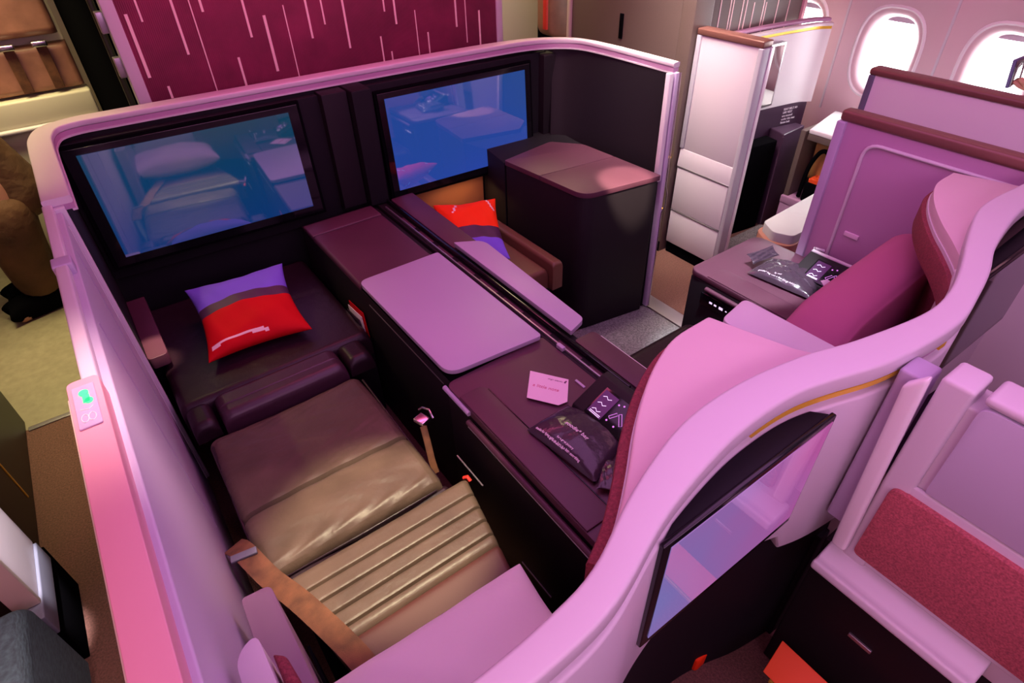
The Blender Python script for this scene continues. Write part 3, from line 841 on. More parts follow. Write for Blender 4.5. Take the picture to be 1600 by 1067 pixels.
def handset(dx, dy, label):
    t = thing('handset_holder', label, 'remote control', (.875 + dx, .77 + dy, .60), 'seat handsets on the side consoles')
    D = Vector((dx, dy, 0))
    pts = [(.795, .606), (.928, .606), (.928, .672), (.905, .672), (.80, .622)]
    finish('dock', bm_prism([(a + dx, c) for a, c in pts], .655 + dy, .865 + dy, 'y', .004), 'dark_panel_soft', t)
    nrm = Vector((-.05, 0, .105)).normalized(); xd = Vector((0, -1, 0)); yd = Vector((.105, 0, .05)).normalized()
    def Fm(u, v, h=.001): return frame(Vector((.803 + dx, .82 + dy, .6240)) + xd * u + yd * v + nrm * h, xd, yd)
    b = bm_box(0, .145, .0, .092, 0, .006, .002); bmesh.ops.transform(b, matrix=Fm(0, 0), verts=b.verts)
    hs = finish('handset', b, 'black_gloss', t)
    b = bm_box(.006, .055, .008, .084, .0062, .0068, 0); bmesh.ops.transform(b, matrix=Fm(0, 0), verts=b.verts)
    finish('touch_panel', b, 'icon_panel', hs)
    b = None
    for k in range(3):
        v0 = .022 + .022 * k
        b = bm_tube([(.014 + .009 * q, v0 + (.004 if q % 2 else -.002), .0074) for q in range(4)], .0009, 5, bm=b)
    for k in range(2): b = bm_box(.012, .05, .010 + .004 * k, .0115 + .004 * k, .0068, .0076, 0, bm=b)
    bmesh.ops.transform(b, matrix=Fm(0, 0), verts=b.verts); finish('screen_icons', b, 'icon_light', hs)
    b = None
    for (u, v) in ((.066, .072), (.080, .078), (.070, .020), (.098, .018)):
        b = bm_prism([(u + .0028 * cos(a * pi / 4), v + .0028 * sin(a * pi / 4)) for a in range(8)], .0062, .007, bm=b)
    for (u0, v0, u1, v1) in ((.070, .030, .082, .050), (.088, .055, .112, .030)):
        dx_, dv_ = u1 - u0, v1 - v0; L_ = sqrt(dx_ ** 2 + dv_ ** 2); ax, av = -dv_ / L_ * .004, dx_ / L_ * .004
        loop = [(u0 + ax, v0 + av, .0066), (u1 + ax, v1 + av, .0066), (u1 - ax, v1 - av, .0066), (u0 - ax, v0 - av, .0066), (u0 + ax, v0 + av, .0066)]
        b = bm_tube(loop, .0008, 5, bm=b)
    bmesh.ops.transform(b, matrix=Fm(0, 0), verts=b.verts); finish('button_icons', b, 'icon_violet', hs)
    return t


handset(0, 0, 'angled black seat handset with lit icons behind the flat goodie bag')

# ================================================================= LEFT SEAT AREA
ot = thing('ottoman', 'dark leather ottoman under the large blue screen on the left', 'ottoman', (.2, 2.05, 0))
box('base', 'dark_panel', -.06, .58, 1.76, 2.40, 0, .33, .01, ot)
finish('cushion', bm_slab(-.10, .57, 1.74, 2.42, .33, .43, .03, nx=30), 'seat_leather_fold', ot)
b = bm_slab(0, .425, 1.615, 1.755, .36, .438, .035, grooves=(1.675,), gd=.003, gw=.003); finish('bolster', b, 'bolster_plum_sheen', ot)
b = bm_slab(-.09, -.012, 1.63, 1.755, .36, .428, .03, nx=6, ny=14); finish('side_bolster', b, 'seat_leather_fold', ot)
b = bm_slab(.437, .53, 1.63, 1.755, .36, .428, .03, nx=6, ny=14); finish('side_bolster', b, 'seat_leather_fold', ot)


def band_left(u, v):
    if v > .22: return 0
    if v > -.02: return 1
    if v < -.74 and -.9 < u < .25 and abs(v + .80 + .05 * sin(4 * u)) < .045: return 3
    return 2


b = bm_pillow(.36, .36, .11, .12, 40, .0035, band_left, .42, 4)
tag(finish('scatter_cushion', xf(b, (.235, 2.035, .515), rz=-.10, rx=math.radians(16)), ['cushion_violet', 'cushion_band', 'cushion_red', 'cushion_print']),
    'violet and dark red square cushion on the left ottoman', 'cushion', 'two-tone scatter cushions')

st = thing('aircraft_seat', 'reclined left seat with tan ribbed leather back and brown belt', 'seat', (.2, 1.0, 0), 'seats of the double suite')
box('base', 'black_matte', -.02, .47, .45, 1.55, 0, .30, .02, st)
fcurve = lambda x, y: .005 * sin(9 * x) * sin(7 * y) - .22 * max(0, y - 1.34) ** 1.5 + .006 * exp(-((y - 1.13) / .05) ** 2) + .0012 * sin(60 * x + 14 * sin(22 * y))
b = bm_slab(-.065, .445, 1.005, 1.60, .30, .425, .035, grooves=(1.215,), gd=.022, gw=.006, nx=40, ny=60, f=fcurve)
finish('seat_cushion', b, 'seat_leather', st)
tube('piping', 'seat_leather_fold', [(-.055, 1.55, .400), (-.064, 1.2, .400), (-.060, 1.03, .385), (-.04, 1.006, .385), (.2, 1.003, .385), (.42, 1.006, .385), (.444, 1.03, .390), (.447, 1.55, .400)], .004, st)
taper = lambda x, y: x + (.09 * (.5 - x) - .10 * (x + .03)) / .53 * (.96 - y) / .5 + (.06 if 0 else 0)
b = bm_slab(-.03, .46, .93, 1.02, .30, .372, .02, nx=30, ny=10, f=lambda x, y: .01 * sin(14 * x + 20 * y)); finish('fabric_gap', b, 'seat_leather_fold', st)
b = bm_slab(-.028, .500, .735, .968, .32, .432, .022, grooves=(.905, .860, .815, .770), gd=.012, gw=.003, nx=24, ny=60, xm=taper); finish('ribbed_back_pad', b, 'seat_leather', st)
b = bm_slab(-.028, .500, .29, .742, .32, .430, .022, nx=24, ny=30, xm=taper); finish('back_pad', b, 'seat_burgundy', st)
# lap belt lying along the left edge and its buckle in the gap
bp_ = catmull([(-.105, 1.165, .400), (-.085, 1.10, .442), (-.055, 1.0, .425), (-.02, .90, .438), (.01, .80, .446), (.04, .69, .446), (.055, .60, .446)], 6)
L_ = []; R_2 = []
for i, p in enumerate(bp_):
    a = bp_[max(0, i - 1)]; c = bp_[min(len(bp_) - 1, i + 1)]; t_ = (c - a).normalized(); s_ = Vector((t_.y, -t_.x, 0)).normalized() * .027
    L_.append(p + s_); R_2.append(p - s_)
b = bmesh.new(); rows = [[b.verts.new(l), b.verts.new(r), b.verts.new(r - Vector((0, 0, .003))), b.verts.new(l - Vector((0, 0, .003)))] for l, r in zip(L_, R_2)]
for i in range(len(rows) - 1):
    for k in range(4): b.faces.new((rows[i][k], rows[i][(k + 1) % 4], rows[i + 1][(k + 1) % 4], rows[i + 1][k]))
b.faces.new(rows[0]); b.faces.new(rows[-1])
belt = finish('lap_belt', b, 'strap_webbing', st)
box('belt_adjuster', 'blue_grey', -.118, -.055, 1.075, 1.095, .440, .449, .002, belt, rot=-.15)
bk2 = box('buckle', 'metal', .470, .505, 1.165, 1.205, .478, .492, .003, st, rot=.3)
tube('buckle_ring', 'metal', [(.512, 1.155, .50), (.516, 1.185, .51), (.508, 1.215, .50), (.500, 1.225, .488)], .004, bk2)
tube('buckle_strap', 'strap_webbing', [(.480, 1.165, .478), (.470, 1.13, .45), (.462, 1.10, .40), (.460, 1.08, .36)], .010, st, flat=.3)
tube('release_cord', 'red_plastic', [(.503, .985, .40), (.509, .975, .41), (.512, .965, .40)], .006, st)
box('side_rail', 'dull_metal', .530, .534, .93, 1.07, .395, .399, 0, st)
b = bm_pillow(.53, .36, .17, .06, 34, .0035, None, .36, 8)
tag(finish('bed_pillow', xf(b, (.165, .447, .512), rz=-.03, rx=-.02), 'pillow_white'), 'plump white pillow on the reclined left seat back', 'pillow')

ap = thing('armrest', 'slim plum armrest pad low against the left wall near the screen', 'armrest', (-.095, 2.25, .42))
finish('pad', bm_prism(round_poly([(-.124, 1.975), (-.060, 1.975), (-.060, 2.40), (-.124, 2.40)], [.015, .02, 0, 0]), .455, .500, 'z', .008), 'console_leather', ap)
box('support', 'black_matte', -.124, -.075, 2.02, 2.38, .10, .455, .004, ap)
sb_ = thing('armrest', 'tall mauve armrest box in the lower left behind the brown belt', 'armrest', (-.08, .6, 0))
finish('box', bm_prism(round_poly([(-.122, .285), (-.040, .285), (-.048, .785), (-.104, .79)], [0, 0, .015, .01]), .0, .70, 'z', .008), 'mauve_dark', sb_)
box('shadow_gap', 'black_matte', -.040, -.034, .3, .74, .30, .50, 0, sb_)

# ================================================================= REAR SHELL OF THE DOUBLE SUITE
inner = [(-.125, .260), (-.03, .250), (.101, .245), (.215, .251), (.299, .267), (.414, .318), (.555, .360), (.691, .366), (.834, .345), (.95, .312), (1.11, .281), (1.21, .283), (1.32, .309), (1.498, .369), (1.649, .407), (1.836, .400), (2.004, .387)]
outer = [(-.125, .205), (-.05, .200), (.10, .203), (.20, .205), (.289, .215), (.421, .262), (.568, .291), (.665, .298), (.759, .293), (.85, .270), (.944, .243), (1.134, .225), (1.250, .243), (1.369, .270), (1.482, .306), (1.705, .341), (1.90, .335), (2.004, .325)]
inn = catmull(inner, 8); ou = catmull(outer, 8)


def resample(P, n):
    P = [Vector((p[0], p[1])) for p in P]; d = [0]
    for a, b_ in zip(P, P[1:]): d.append(d[-1] + (b_ - a).length)
    out = []; j = 0
    for k in range(n):
        s = d[-1] * k / (n - 1)
        while j < len(d) - 2 and d[j + 1] < s: j += 1
        t = (s - d[j]) / max(1e-9, d[j + 1] - d[j]); out.append(P[j].lerp(P[j + 1], t))
    return out


NS = 120
inn = resample(inn, NS); ou = resample(ou, NS)
# pair every inner point with the nearest outer one so that the strip keeps its width
def nearest_param(P, q): return min(range(len(P)), key=lambda i: (P[i] - q).length)
ouf = resample(catmull(outer, 20), 1200)
ou2 = []; last = 0
for i, p in enumerate(inn):
    k = max(last, nearest_param(ouf, p)); last = k; ou2.append(ouf[k])
for _ in range(3): ou2 = [ou2[0]] + [(ou2[i - 1] + ou2[i] * 2 + ou2[i + 1]) / 4 for i in range(1, NS - 1)] + [ou2[-1]]
sh = thing('suite_shell', 'pink S-curved rear shell of the double suite with gold inlay', 'seat shell', (.95, .3, 0))
rail = finish('top_rail', bm_ribbon(inn, ou2, 1.092, 1.13, .006, 3), 'white_shell', sh)
def mixp(A, B, t): return [a.lerp(b_, t) for a, b_ in zip(A, B)]
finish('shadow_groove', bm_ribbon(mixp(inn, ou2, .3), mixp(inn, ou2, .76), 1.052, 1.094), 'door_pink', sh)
bi, bo_ = mixp(inn, ou2, .12), mixp(inn, ou2, .99)
def bodyz(i):
    x = bo_[i].x
    return (.0 if x < .345 else (.66 if x < .86 else (.61 if x < 1.1 else .45)), 1.060)
finish('body', bm_ribbon(bi, bo_, .47, 1.060, .006, 3, zf=bodyz), 'white_shell', sh)
finish('inner_skirt', bm_ribbon(mixp(inn, ou2, .14), mixp(inn, ou2, .6), .0, .66), 'dark_panel', sh)
def seg(path, x0, x1): return [p for p in path if x0 <= p.x <= x1]
gi = [i for i, p in enumerate(ou2) if .66 <= p.x <= 1.02]
finish('gold_inlay', bm_ribbon([mixp(inn, ou2, .80)[i] for i in gi], [mixp(inn, ou2, .97)[i] for i in gi], 1.080, 1.0905), 'gold', sh)
gi = [i for i, p in enumerate(ou2) if 1.09 <= p.x <= 1.13]
finish('gold_inlay', bm_ribbon([mixp(inn, ou2, .80)[i] for i in gi], [mixp(inn, ou2, .97)[i] for i in gi], 1.080, 1.0905), 'gold', sh)

# headrest wings: broad flat caps with woven lining under them
capL = [(.342, .293), (.400, .325), (.470, .376), (.540, .432), (.620, .486), (.690, .522), (.760, .545), (.858, .549), (.905, .389), (.95, .312)]
def cap(dx, dy, lw, extra):
    pts = [(x + dx, y + dy) for x, y in capL]
    cur = catmull(pts[:8], 5); cur = [(p.x, p.y) for p in cur] + [pts[8], pts[9]]
    back = [(p.x, p.y) for p in mixp(inn, ou2, .3) if pts[0][0] < p.x < pts[9][0]][::-1]
    poly = cur + extra + back
    finish('wing_cap', bm_prism(poly, 1.050, 1.082, 'z', .006), 'wing_top', sh)
    # lining follows the concave inner edge
    ln = [Vector((p[0], p[1])) for p in cur[:-2]]
    if lw < 0: ln = [p for p in ln if p.y > .43]
    finish('wing_lining', bm_ribbon(offset_path(ln, lw), offset_path(ln, lw - .028), .44, 1.050 if lw < 0 else 1.040, .008), 'maroon_lining', sh)
    if lw < 0:
        ln = [Vector((p[0], p[1])) for p in cur[:-2]]
        finish('wing_lining', bm_ribbon(offset_path(ln, .014), offset_path(ln, -.010), .975, 1.042, .005), 'maroon_lining', sh)
    finish('wing_edge', bm_ribbon(offset_path(ln, .003), offset_path(ln, -.006), 1.038, 1.052, 0), 'white_shell', sh)
cap(0, 0, .022, [])
cap(1.055, .022, -.075, [(2.0, .40)])
def wing(x0, x1, y0, y1, zt, lining=True):
    finish('side_wing', bm_prism(round_poly([(x0, y0), (x1, y0), (x1 - .005, y1), (x0 + .01, y1 - .02)], [0, 0, .02, .02]), .62, zt, 'z', .010), 'white_shell', sh)
wing(-.122, -.072, .255, .545, .955)
finish('wing_lining', bm_prism([(-.070, .25), (-.030, .25), (-.055, .50), (-.070, .515)], .60, .935, 'z', .006), 'maroon_lining', sh)
wing(1.000, 1.125, .37, .632, .965)
box('wing_groove', 'door_pink', .997, 1.001, .40, .600, .915, .922, .001, sh)

# screen built into the back of the shell, for the seat behind
def back_monitor(dx, dy, label, disp='display_lilac'):
    t = thing('screen_monitor', label, 'screen', (.64 + dx, .26 + dy, .76), 'screens in the back of the pink shell')
    arc = [(p.x, p.y + .004) for p in ou2 if .455 + dx <= p.x <= .822 + dx]
    poly = [(.425 + dx, .262 + dy), (.826 + dx, .262 + dy)] + arc[::-1]
    finish('housing', bm_prism(poly, .765, 1.062, 'z', .002), 'dark_panel', t)
    finish('bezel', bm_prism([(.418 + dx, .253 + dy), (.832 + dx, .253 + dy), (.832 + dx, .263 + dy), (.418 + dx, .263 + dy)], .762, 1.064, 'z', .003), 'black_gloss', t)
    finish('display', bm_prism([(.434 + dx, .2518 + dy), (.824 + dx, .2518 + dy), (.824 + dx, .2532 + dy), (.434 + dx, .2532 + dy)], .782, 1.052), disp, t)
back_monitor(0, 0, 'lilac glossy screen mounted in the back of the pink shell')
back_monitor(1.035, .035, 'dark screen edge at the far right below the pink rail', 'display_off')

# ================================================================= RIGHT SEAT AREA
cb = thing('cabinet', 'dark round-cornered cabinet with plum leather top beside the right screen', 'cabinet', (1.75, 1.95, 0))
plan = round_poly([(1.545, 1.672), (1.915, 1.612), (1.90, 2.08), (1.80, 2.205), (1.50, 2.16)], [.055, .01, .02, .02, .01], 7)
finish('body', bm_prism(plan, .012, .692, 'z', .003), 'console_side', cb)
plan2 = round_poly([(1.541, 1.666), (1.925, 1.606), (1.912, 1.88), (1.518, 1.93)], [.06, .01, 0, 0], 7)
finish('top_pad', bm_prism(plan2, .694, .716, 'z', .008), 'console_leather', cb)
plan3 = round_poly([(1.518, 1.933), (1.912, 1.883), (1.902, 2.08), (1.80, 2.21), (1.496, 2.163)], [0, 0, .02, .02, .01], 7)
finish('rear_top_pad', bm_prism(plan3, .694, .716, 'z', .005), 'console_leather', cb)
o2 = thing('ottoman', 'brown leather ottoman in the lit niche under the right screen', 'ottoman', (1.3, 2.0, 0))
box('base', 'dark_panel', 1.12, 1.42, 1.72, 2.40, 0, .33, .01, o2)
finish('cushion', bm_slab(1.115, 1.37, 1.68, 2.41, .33, .425, .02, nx=16), 'brown_leather', o2)
finish('side_bolster', bm_slab(1.372, 1.425, 1.65, 2.30, .33, .462, .016, nx=6), 'brown_leather', o2)


def band_right(u, v):
    if v > -.10:
        if abs(u + .42 - .35 * (v - .6)) < .035 and .45 < v < .85: return 3
        if abs(u - .72 + .5 * (v - .8)) < .04 and .45 < v < .95: return 3
        return 0
    if v > -.42: return 1
    return 2


b = bm_pillow(.28, .34, .11, .12, 40, .004, band_right, .42, 9)
tag(finish('scatter_cushion', xf(b, (1.185, 1.985, .535), rz=-.42, rx=math.radians(22)), ['cushion_orange', 'cushion_band', 'cushion_violet', 'cushion_print']),
    'orange-red cushion with violet end in the niche under the right screen', 'cushion', 'two-tone scatter cushions')
area('niche_light', (1.36, 2.33, .555), (.22, .03), .5, (1, .55, .2))

s2 = thing('aircraft_seat', 'upright right seat with thick plum back cushion', 'seat', (1.4, .8, 0), 'seats of the double suite')
box('base', 'black_matte', 1.14, 1.56, .55, 1.0, 0, .30, .02, s2)
finish('seat_cushion', bm_slab(1.115, 1.575, .58, 1.085, .30, .43, .045), 'seat_leather_fold', s2)
# thick upright back, leaning rearwards
prof = catmull([(.635, .40), (.630, .60), (.625, .80), (.612, .872), (.580, .900), (.535, .908), (.490, .905), (.462, .890), (.452, .86), (.450, .70), (.450, .40)], 5)
b = bmesh.new(); rows = []
xs = [1.185, 1.195, 1.22, 1.27, 1.35, 1.45, 1.55, 1.65, 1.76, 1.83, 1.852, 1.86]
for i, x in enumerate(xs):
    e = {0: .6, 1: .85, 2: .95, 3: .99}.get(i, {0: .84, 1: .95, 2: .99}.get(len(xs) - 1 - i, 1))
    row = []
    for p in prof:
        y = .535 + (p[0] - .535) * e; z = p[1] if e == 1 else .40 + (p[1] - .40) * (1 - (1 - e) * .16)
        z += -.10 * max(0, (1.38 - x) / .2) ** 1.6 * (z - .4) / .5        # left shoulder drops away
        row.append(b.verts.new((x + .02 * (z - .4), y + .06 * (x - 1.5), z)))
    rows.append(row)
for i in range(len(rows) - 1):
    for k in range(len(prof) - 1): b.faces.new((rows[i][k], rows[i + 1][k], rows[i + 1][k + 1], rows[i][k + 1]))
    b.faces.new((rows[i][0], rows[i][-1], rows[i + 1][-1], rows[i + 1][0]))
b.faces.new(rows[0]); b.faces.new(rows[-1][::-1])
finish('backrest', b, 'plum_upholstery', s2, angle=50)


c2 = thing('side_console', 'plum side console with a pale daylit edge beside the right seat', 'console', (1.79, .83, 0))
ox = 1.035
box('body', 'console_side', .575 + ox, .955 + ox, .46, 1.140, 0, .578, .005, c2)
finish('top_pad', bm_prism(round_poly([(.572 + ox, .46), (.965 + ox, .46), (.965 + ox, 1.150), (.572 + ox, 1.150)], [0, 0, .05, .035]), .580, .604, 'z', .006), 'console_leather', c2)
finish('lid', bm_prism(round_poly([(.574 + ox, .50), (.66 + ox, .50), (.66 + ox, 1.07), (.574 + ox, 1.07)], [.0, .012, .03, 0]), .604, .6075, 'z', .002), 'console_leather', c2)
box('icon_strip', 'black_gloss', .571 + ox, .5752 + ox, .88, 1.08, .485, .535, .002, c2)
tube('armrest_lip', 'console_leather', [(.566 + ox, 1.06, .560), (.566 + ox, .66, .560)], .009, c2)
bm = None
for k, (yy, rr) in enumerate(((1.03, .006), (1.01, .005), (.985, .008), (.962, .003), (.94, .004))):
    bm = bm_box(.5695 + ox, .5715 + ox, yy - rr, yy + rr, .512 - rr * .6, .512 + rr * .6, 0, bm=bm)
finish('control_icons', bm, 'icon_light', c2)
h2 = handset(1.035, .03, 'black seat handset on the right console under the pink bracket')
br = tag(tube('bracket', 'white_shell', [(1.985, .87, .665), (1.962, .895, .672), (1.945, .89, .672), (1.945, .84, .672), (1.95, .68, .672)], .007), 'slim pink bracket bar above the right seat handset', 'bracket')
tag(finish('paper_note', bm_prism([(.0, 0), (.05, .10), (.075, .085), (.09, -.01)], 0, .001), 'card_paper'), 'corner of a pink paper note beside the plum seat back', 'card')
o = bpy.data.objects['paper_note']; o.location = (1.81, .72, .640); o.rotation_euler = (.5, -.2, .2)
gm = thing('floor_mat', 'grey carpet mat in the footwell of the right seat', 'mat', (1.74, 1.5, 0))
box('pile', 'carpet_grey', 1.43, 1.955, 1.16, 1.672, .001, .010, .002, gm)
box('door_track', 'dull_metal', 1.962, 2.045, .98, 1.68, .001, .012, .002, gm)

dr = thing('suite_door', 'purple-pink door panel with a maroon rail beside the right seat', 'door', (2.03, .68, 0))
box('door_panel', 'door_pink', 2.012, 2.045, .36, .962, 0, 1.10, .004, dr)
box('top_rail', 'copper_trim', 2.004, 2.053, .36, .975, 1.10, 1.135, .010, dr)
box('front_post', 'grey_lavender', 1.998, 2.05, .948, .978, 0, 1.10, .004, dr)
loop = [(2.009, y, z) for y, z in [(p[0], p[1]) for p in round_poly([(.44, .55), (.868, .55), (.868, 1.055), (.44, 1.055)], [0, 0, .05, 0], 6)]]
tube('raised_frame', 'white_shell', loop[1:], .006, dr)
box('label_plate', 'card_paper', 2.006, 2.0125, .785, .835, .738, .754, .001, dr)

# ================================================================= WINDOW SUITE AHEAD, RIGHT
ws = thing('suite_partition', 'tall white aisle-side end wall with copper top, beside the dark closet', 'partition', (2.47, 1.77, 0))
box('upper_panel', 'white_shell', 2.450, 2.50, 1.615, 1.925, .60, 1.135, .004, ws)
box('middle_panel', 'white_shell', 2.440, 2.50, 1.615, 1.94, .27, .510, .004, ws)
box('lower_panel', 'white_shell', 2.440, 2.50, 1.615, 1.94, .07, .262, .004, ws)
finish('sloped_ledge', bm_prism([(2.44, .512), (2.50, .512), (2.50, .605), (2.449, .605)], 1.612, 1.945, 'y', .003), 'white_shell', ws)
box('copper_top', 'copper_trim', 2.443, 2.51, 1.595, 1.95, 1.135, 1.163, .005, ws)
box('front_edge_strip', 'silver_grey', 2.440, 2.515, 1.590, 1.614, .0, 1.135, .004, ws)
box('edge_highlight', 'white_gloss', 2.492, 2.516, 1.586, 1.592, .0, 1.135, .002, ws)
box('rear_edge_strip', 'silver_grey', 2.444, 2.50, 1.925, 1.95, .605, 1.135, .004, ws)
for z in (.265, .511):
    box('seam', 'dull_metal', 2.438, 2.444, 1.615, 1.94, z - .004, z + .004, .001, ws)
box('plinth', 'black_matte', 2.452, 2.50, 1.615, 1.94, 0, .07, 0, ws)

wsh = thing('suite_shell', 'white-over-plum curved shell with a dark mirror under the window light', 'seat shell', (2.95, 1.93, 0))
cv = catmull([(2.52, 1.965), (2.75, 1.955), (3.0, 1.935), (3.2, 1.905), (3.32, 1.88), (3.385, 1.84)], 6)
finish('upper_panel', bm_ribbon(offset_path(cv, .012), offset_path(cv, -.012), .675, 1.045), 'white_gloss', wsh)
cv2 = catmull([(2.52, 1.965), (2.75, 1.955), (3.0, 1.935), (3.2, 1.905), (3.31, 1.88), (3.36, 1.85)], 6)
finish('lower_panel', bm_ribbon(offset_path(cv2, .010), offset_path(cv2, -.013), 0, .675), 'navy_plum', wsh)
finish('gold_line', bm_ribbon(offset_path(cv, .008), offset_path(cv, -.008), 1.045, 1.060), 'gold', wsh)
finish('top_cap', bm_ribbon(offset_path(cv, .016), offset_path(cv, -.018), 1.060, 1.075, .004), 'white_gloss', wsh)
finish('top_cap_shelf', bm_ribbon(offset_path(cv, .06), offset_path(cv, .018), 1.075, 1.090, .004), 'door_pink', wsh)
finish('mirror_frame', bm_prism([(2.60, 1.915), (3.085, 1.885), (3.085, 1.925), (2.60, 1.955)], .70, 1.02, 'z', .003), 'dull_metal', wsh)
finish('mirror', bm_prism([(2.615, 1.9125), (3.073, 1.8842), (3.073, 1.887), (2.615, 1.916)], .712, 1.008), 'mirror_dark', wsh)
bm = None
for k, s in enumerate(('SEAT BELT AND', 'LIFE VEST', 'are stowed', 'under this seat', 'fasten belt')):
    bm = bm_text(s, .0165, frame((3.215, 1.885, .645 - .0185 * k), (1, -.2, 0), (0, 0, 1)), .001, bm=bm)
finish('placard_words', bm, 'print_white', wsh)

wo = thing('ottoman', 'dark angular footrest box below the plum part of the window suite', 'ottoman', (2.9, 1.83, 0))
finish('box', bm_prism([(3.115, 1.785), (3.33, 1.80), (3.33, 1.86), (3.15, 1.90)], .0, .56, 'z', .006), 'navy_plum', wo)
finish('footwell_shade_slab', bm_prism([(2.62, 1.86), (3.09, 1.80), (3.11, 1.89), (2.62, 1.92)], .0, .53, 'z', .004), 'black_matte', wo)  # solid black slab standing in for the shade inside the footwell opening
tube('edge_highlight', 'navy_plum', [(3.108, 1.783, .55), (3.108, 1.783, .02)], .005, wo)
m2 = box('floor_mat', 'carpet_grey', 2.53, 3.12, 1.02, 1.79, .001, .012, .003); tag(m2, 'grey carpet mat on the floor of the window suite', 'mat')
fs = thing('aircraft_seat', 'window seat extended as a bed with a white cover on brown leather', 'seat', (2.7, 1.0, 0))
poly = [(2.31, 1.27), (2.37, 1.37), (2.92, 1.40), (2.95, .55), (2.60, .55), (2.60, 1.18), (2.36, 1.18)]
finish('leather_base', bm_prism(round_poly(poly, .03), .20, .405, 'z', .02), 'jump_leather', fs)
finish('white_cover', bm_prism(round_poly([(2.335, 1.27), (2.385, 1.355), (2.90, 1.385), (2.93, .56), (2.61, .56), (2.61, 1.19), (2.37, 1.19)], .02), .39, .450, 'z', .018), 'sheet_white', fs)

wc = thing('side_console', 'pink window-side console with a white top and an open stowage niche', 'console', (3.33, 1.4, 0))
finish('white_top', bm_prism([(3.13, 1.66), (3.50, 1.74), (3.50, 1.0), (3.13, 1.0)], .60, .622, 'z', .006), 'white_gloss', wc)
box('niche_back', 'warm_niche', 3.44, 3.47, 1.0, 1.70, .12, .60, 0, wc)
box('niche_side', 'closet_brown', 3.15, 3.46, 1.685, 1.715, .22, .60, .003, wc)
box('niche_side', 'closet_brown', 3.15, 3.46, 1.02, 1.05, .22, .60, .003, wc)
box('niche_floor', 'door_pink', 3.135, 3.48, 1.0, 1.72, .18, .225, .006, wc)
box('lower_body', 'door_pink', 3.14, 3.48, 1.0, 1.72, 0, .18, .004, wc)
box('fascia', 'closet_brown', 3.132, 3.15, 1.0, 1.66, .565, .60, .003, wc)
hb = thing('handbag', 'tan bag with a black handle inside the window stowage niche', 'bag', (3.27, 1.54, .225))
finish('body', xf(bm_pillow(.22, .24, .13, .05, 18, .003), (3.27, 1.55, .42), ry=pi / 2, rz=0), 'tan_leather', hb)
tube('handle', 'black_matte', catmull([(3.17, 1.635, .235), (3.17, 1.625, .40), (3.17, 1.59, .50), (3.17, 1.55, .52), (3.175, 1.53, .48), (3.19, 1.545, .43)], 5), .012, hb)
ob = box('booklet', 'orange', 3.150, 3.225, 1.35, 1.595, .348, .378, .004, tilt=-.12); tag(ob, 'bright orange booklet leaning in the window stowage niche', 'booklet')
hd = thing('headphone_case', 'small black case with a red tag in the window stowage niche', 'case', (3.18, 1.52, .225))
box('case', 'black_matte', 3.145, 3.235, 1.44, 1.61, .226, .345, .012, hd)
box('red_tag', 'red_plastic', 3.138, 3.146, 1.475, 1.51, .235, .33, .002, hd)
cd = box('wall_duct', 'wall_panel', 3.485, 3.548, .30, 2.0, 0, .16, .02); tag(cd, 'low pink duct along the foot of the window wall', 'duct')

# outer partition of the window suite beside the second aisle
wp = thing('suite_partition', 'pink half wall with a brown top rail below the windows', 'partition', (2.53, .73, 0))
box('panel', 'white_gloss', 2.505, 2.55, .10, 1.145, 0, 1.115, .004, wp)
box('top_rail', 'copper_trim', 2.495, 2.56, .10, 1.16, 1.115, 1.140, .009, wp)
box('front_post', 'blue_grey', 2.498, 2.55, 1.135, 1.158, 0, 1.115, .004, wp)

# ================================================================= NEXT ROW
nd = thing('seat_divider', 'pale pink divider with a maroon woven panel at the lower right', 'divider', (.98, -.1, 0))
DX = .97
box('carcass', 'white_shell', DX, DX + .07, -1.0, .165, .58, 1.10, .006, nd)
box('front_post', 'white_shell', DX - .012, DX + .06, .125, .175, .62, 1.135, .008, nd)
finish('slanted_edge', bm_prism([(.165, .66), (.195, .66), (.215, 1.10), (.185, 1.135)], DX - .035, DX - .010, 'x', .008), 'white_gloss', nd)
box('grey_filler', 'grey_lavender', DX - .008, DX + .05, .19, .235, .70, 1.11, .006, nd)
finish('raised_panel', bm_prism(round_poly([(-1.0, .905), (.110, .905), (.110, 1.12), (-1.0, 1.12)], [0, .005, .02, 0], 6), DX - .012, DX, 'x', .004), 'door_mauve', nd)
box('panel_cap', 'white_shell', DX - .012, DX + .06, -1.0, .112, 1.122, 1.140, .008, nd)
box('pad_frame', 'white_shell', DX - .010, DX, -1.0, .172, .640, .900, .005, nd)
finish('pad', bm_prism(round_poly([(-1.0, .665), (.155, .665), (.155, .880), (-1.0, .880)], [0, .015, .02, 0], 5), DX - .022, DX - .008, 'x', .004), 'maroon_weave', nd)
finish('tray_lip', bm_prism([(DX - .055, .585), (DX, .600), (DX, .640), (DX - .050, .618), (DX - .068, .622), (DX - .072, .600)], -.115, .200, 'y', .006), 'white_shell', nd)
box('lower_body', 'dark_panel_soft', DX + .03, DX + .10, -1.0, .22, 0, .585, .004, nd)
box('catch', 'dull_metal', DX + .024, DX + .031, .03, .085, .355, .368, .002, nd)
bo = finish('literature_folder', bm_prism([(0, 0), (-.09, -.012), (-.09, -.32), (0, -.32)], 0, .010, 'z', .002), 'orange')
bo.rotation_euler = (0, -.5, 0); bo.location = (.895, .02, .215)
tag(bo, 'bright orange-red folder tucked below the pink tray lip', 'folder')
rest = box('folder_rest', 'gold', .86, .94, -.16, .15, .160, .175, .003); tag(rest, 'small brass ledge under the orange-red folder', 'ledge')
rc = box('strap_end', 'cushion_orange', .80, .845, .30, .42, .0, .07, .01); tag(rc, 'dim red strap end on the floor below the shell screen', 'strap')
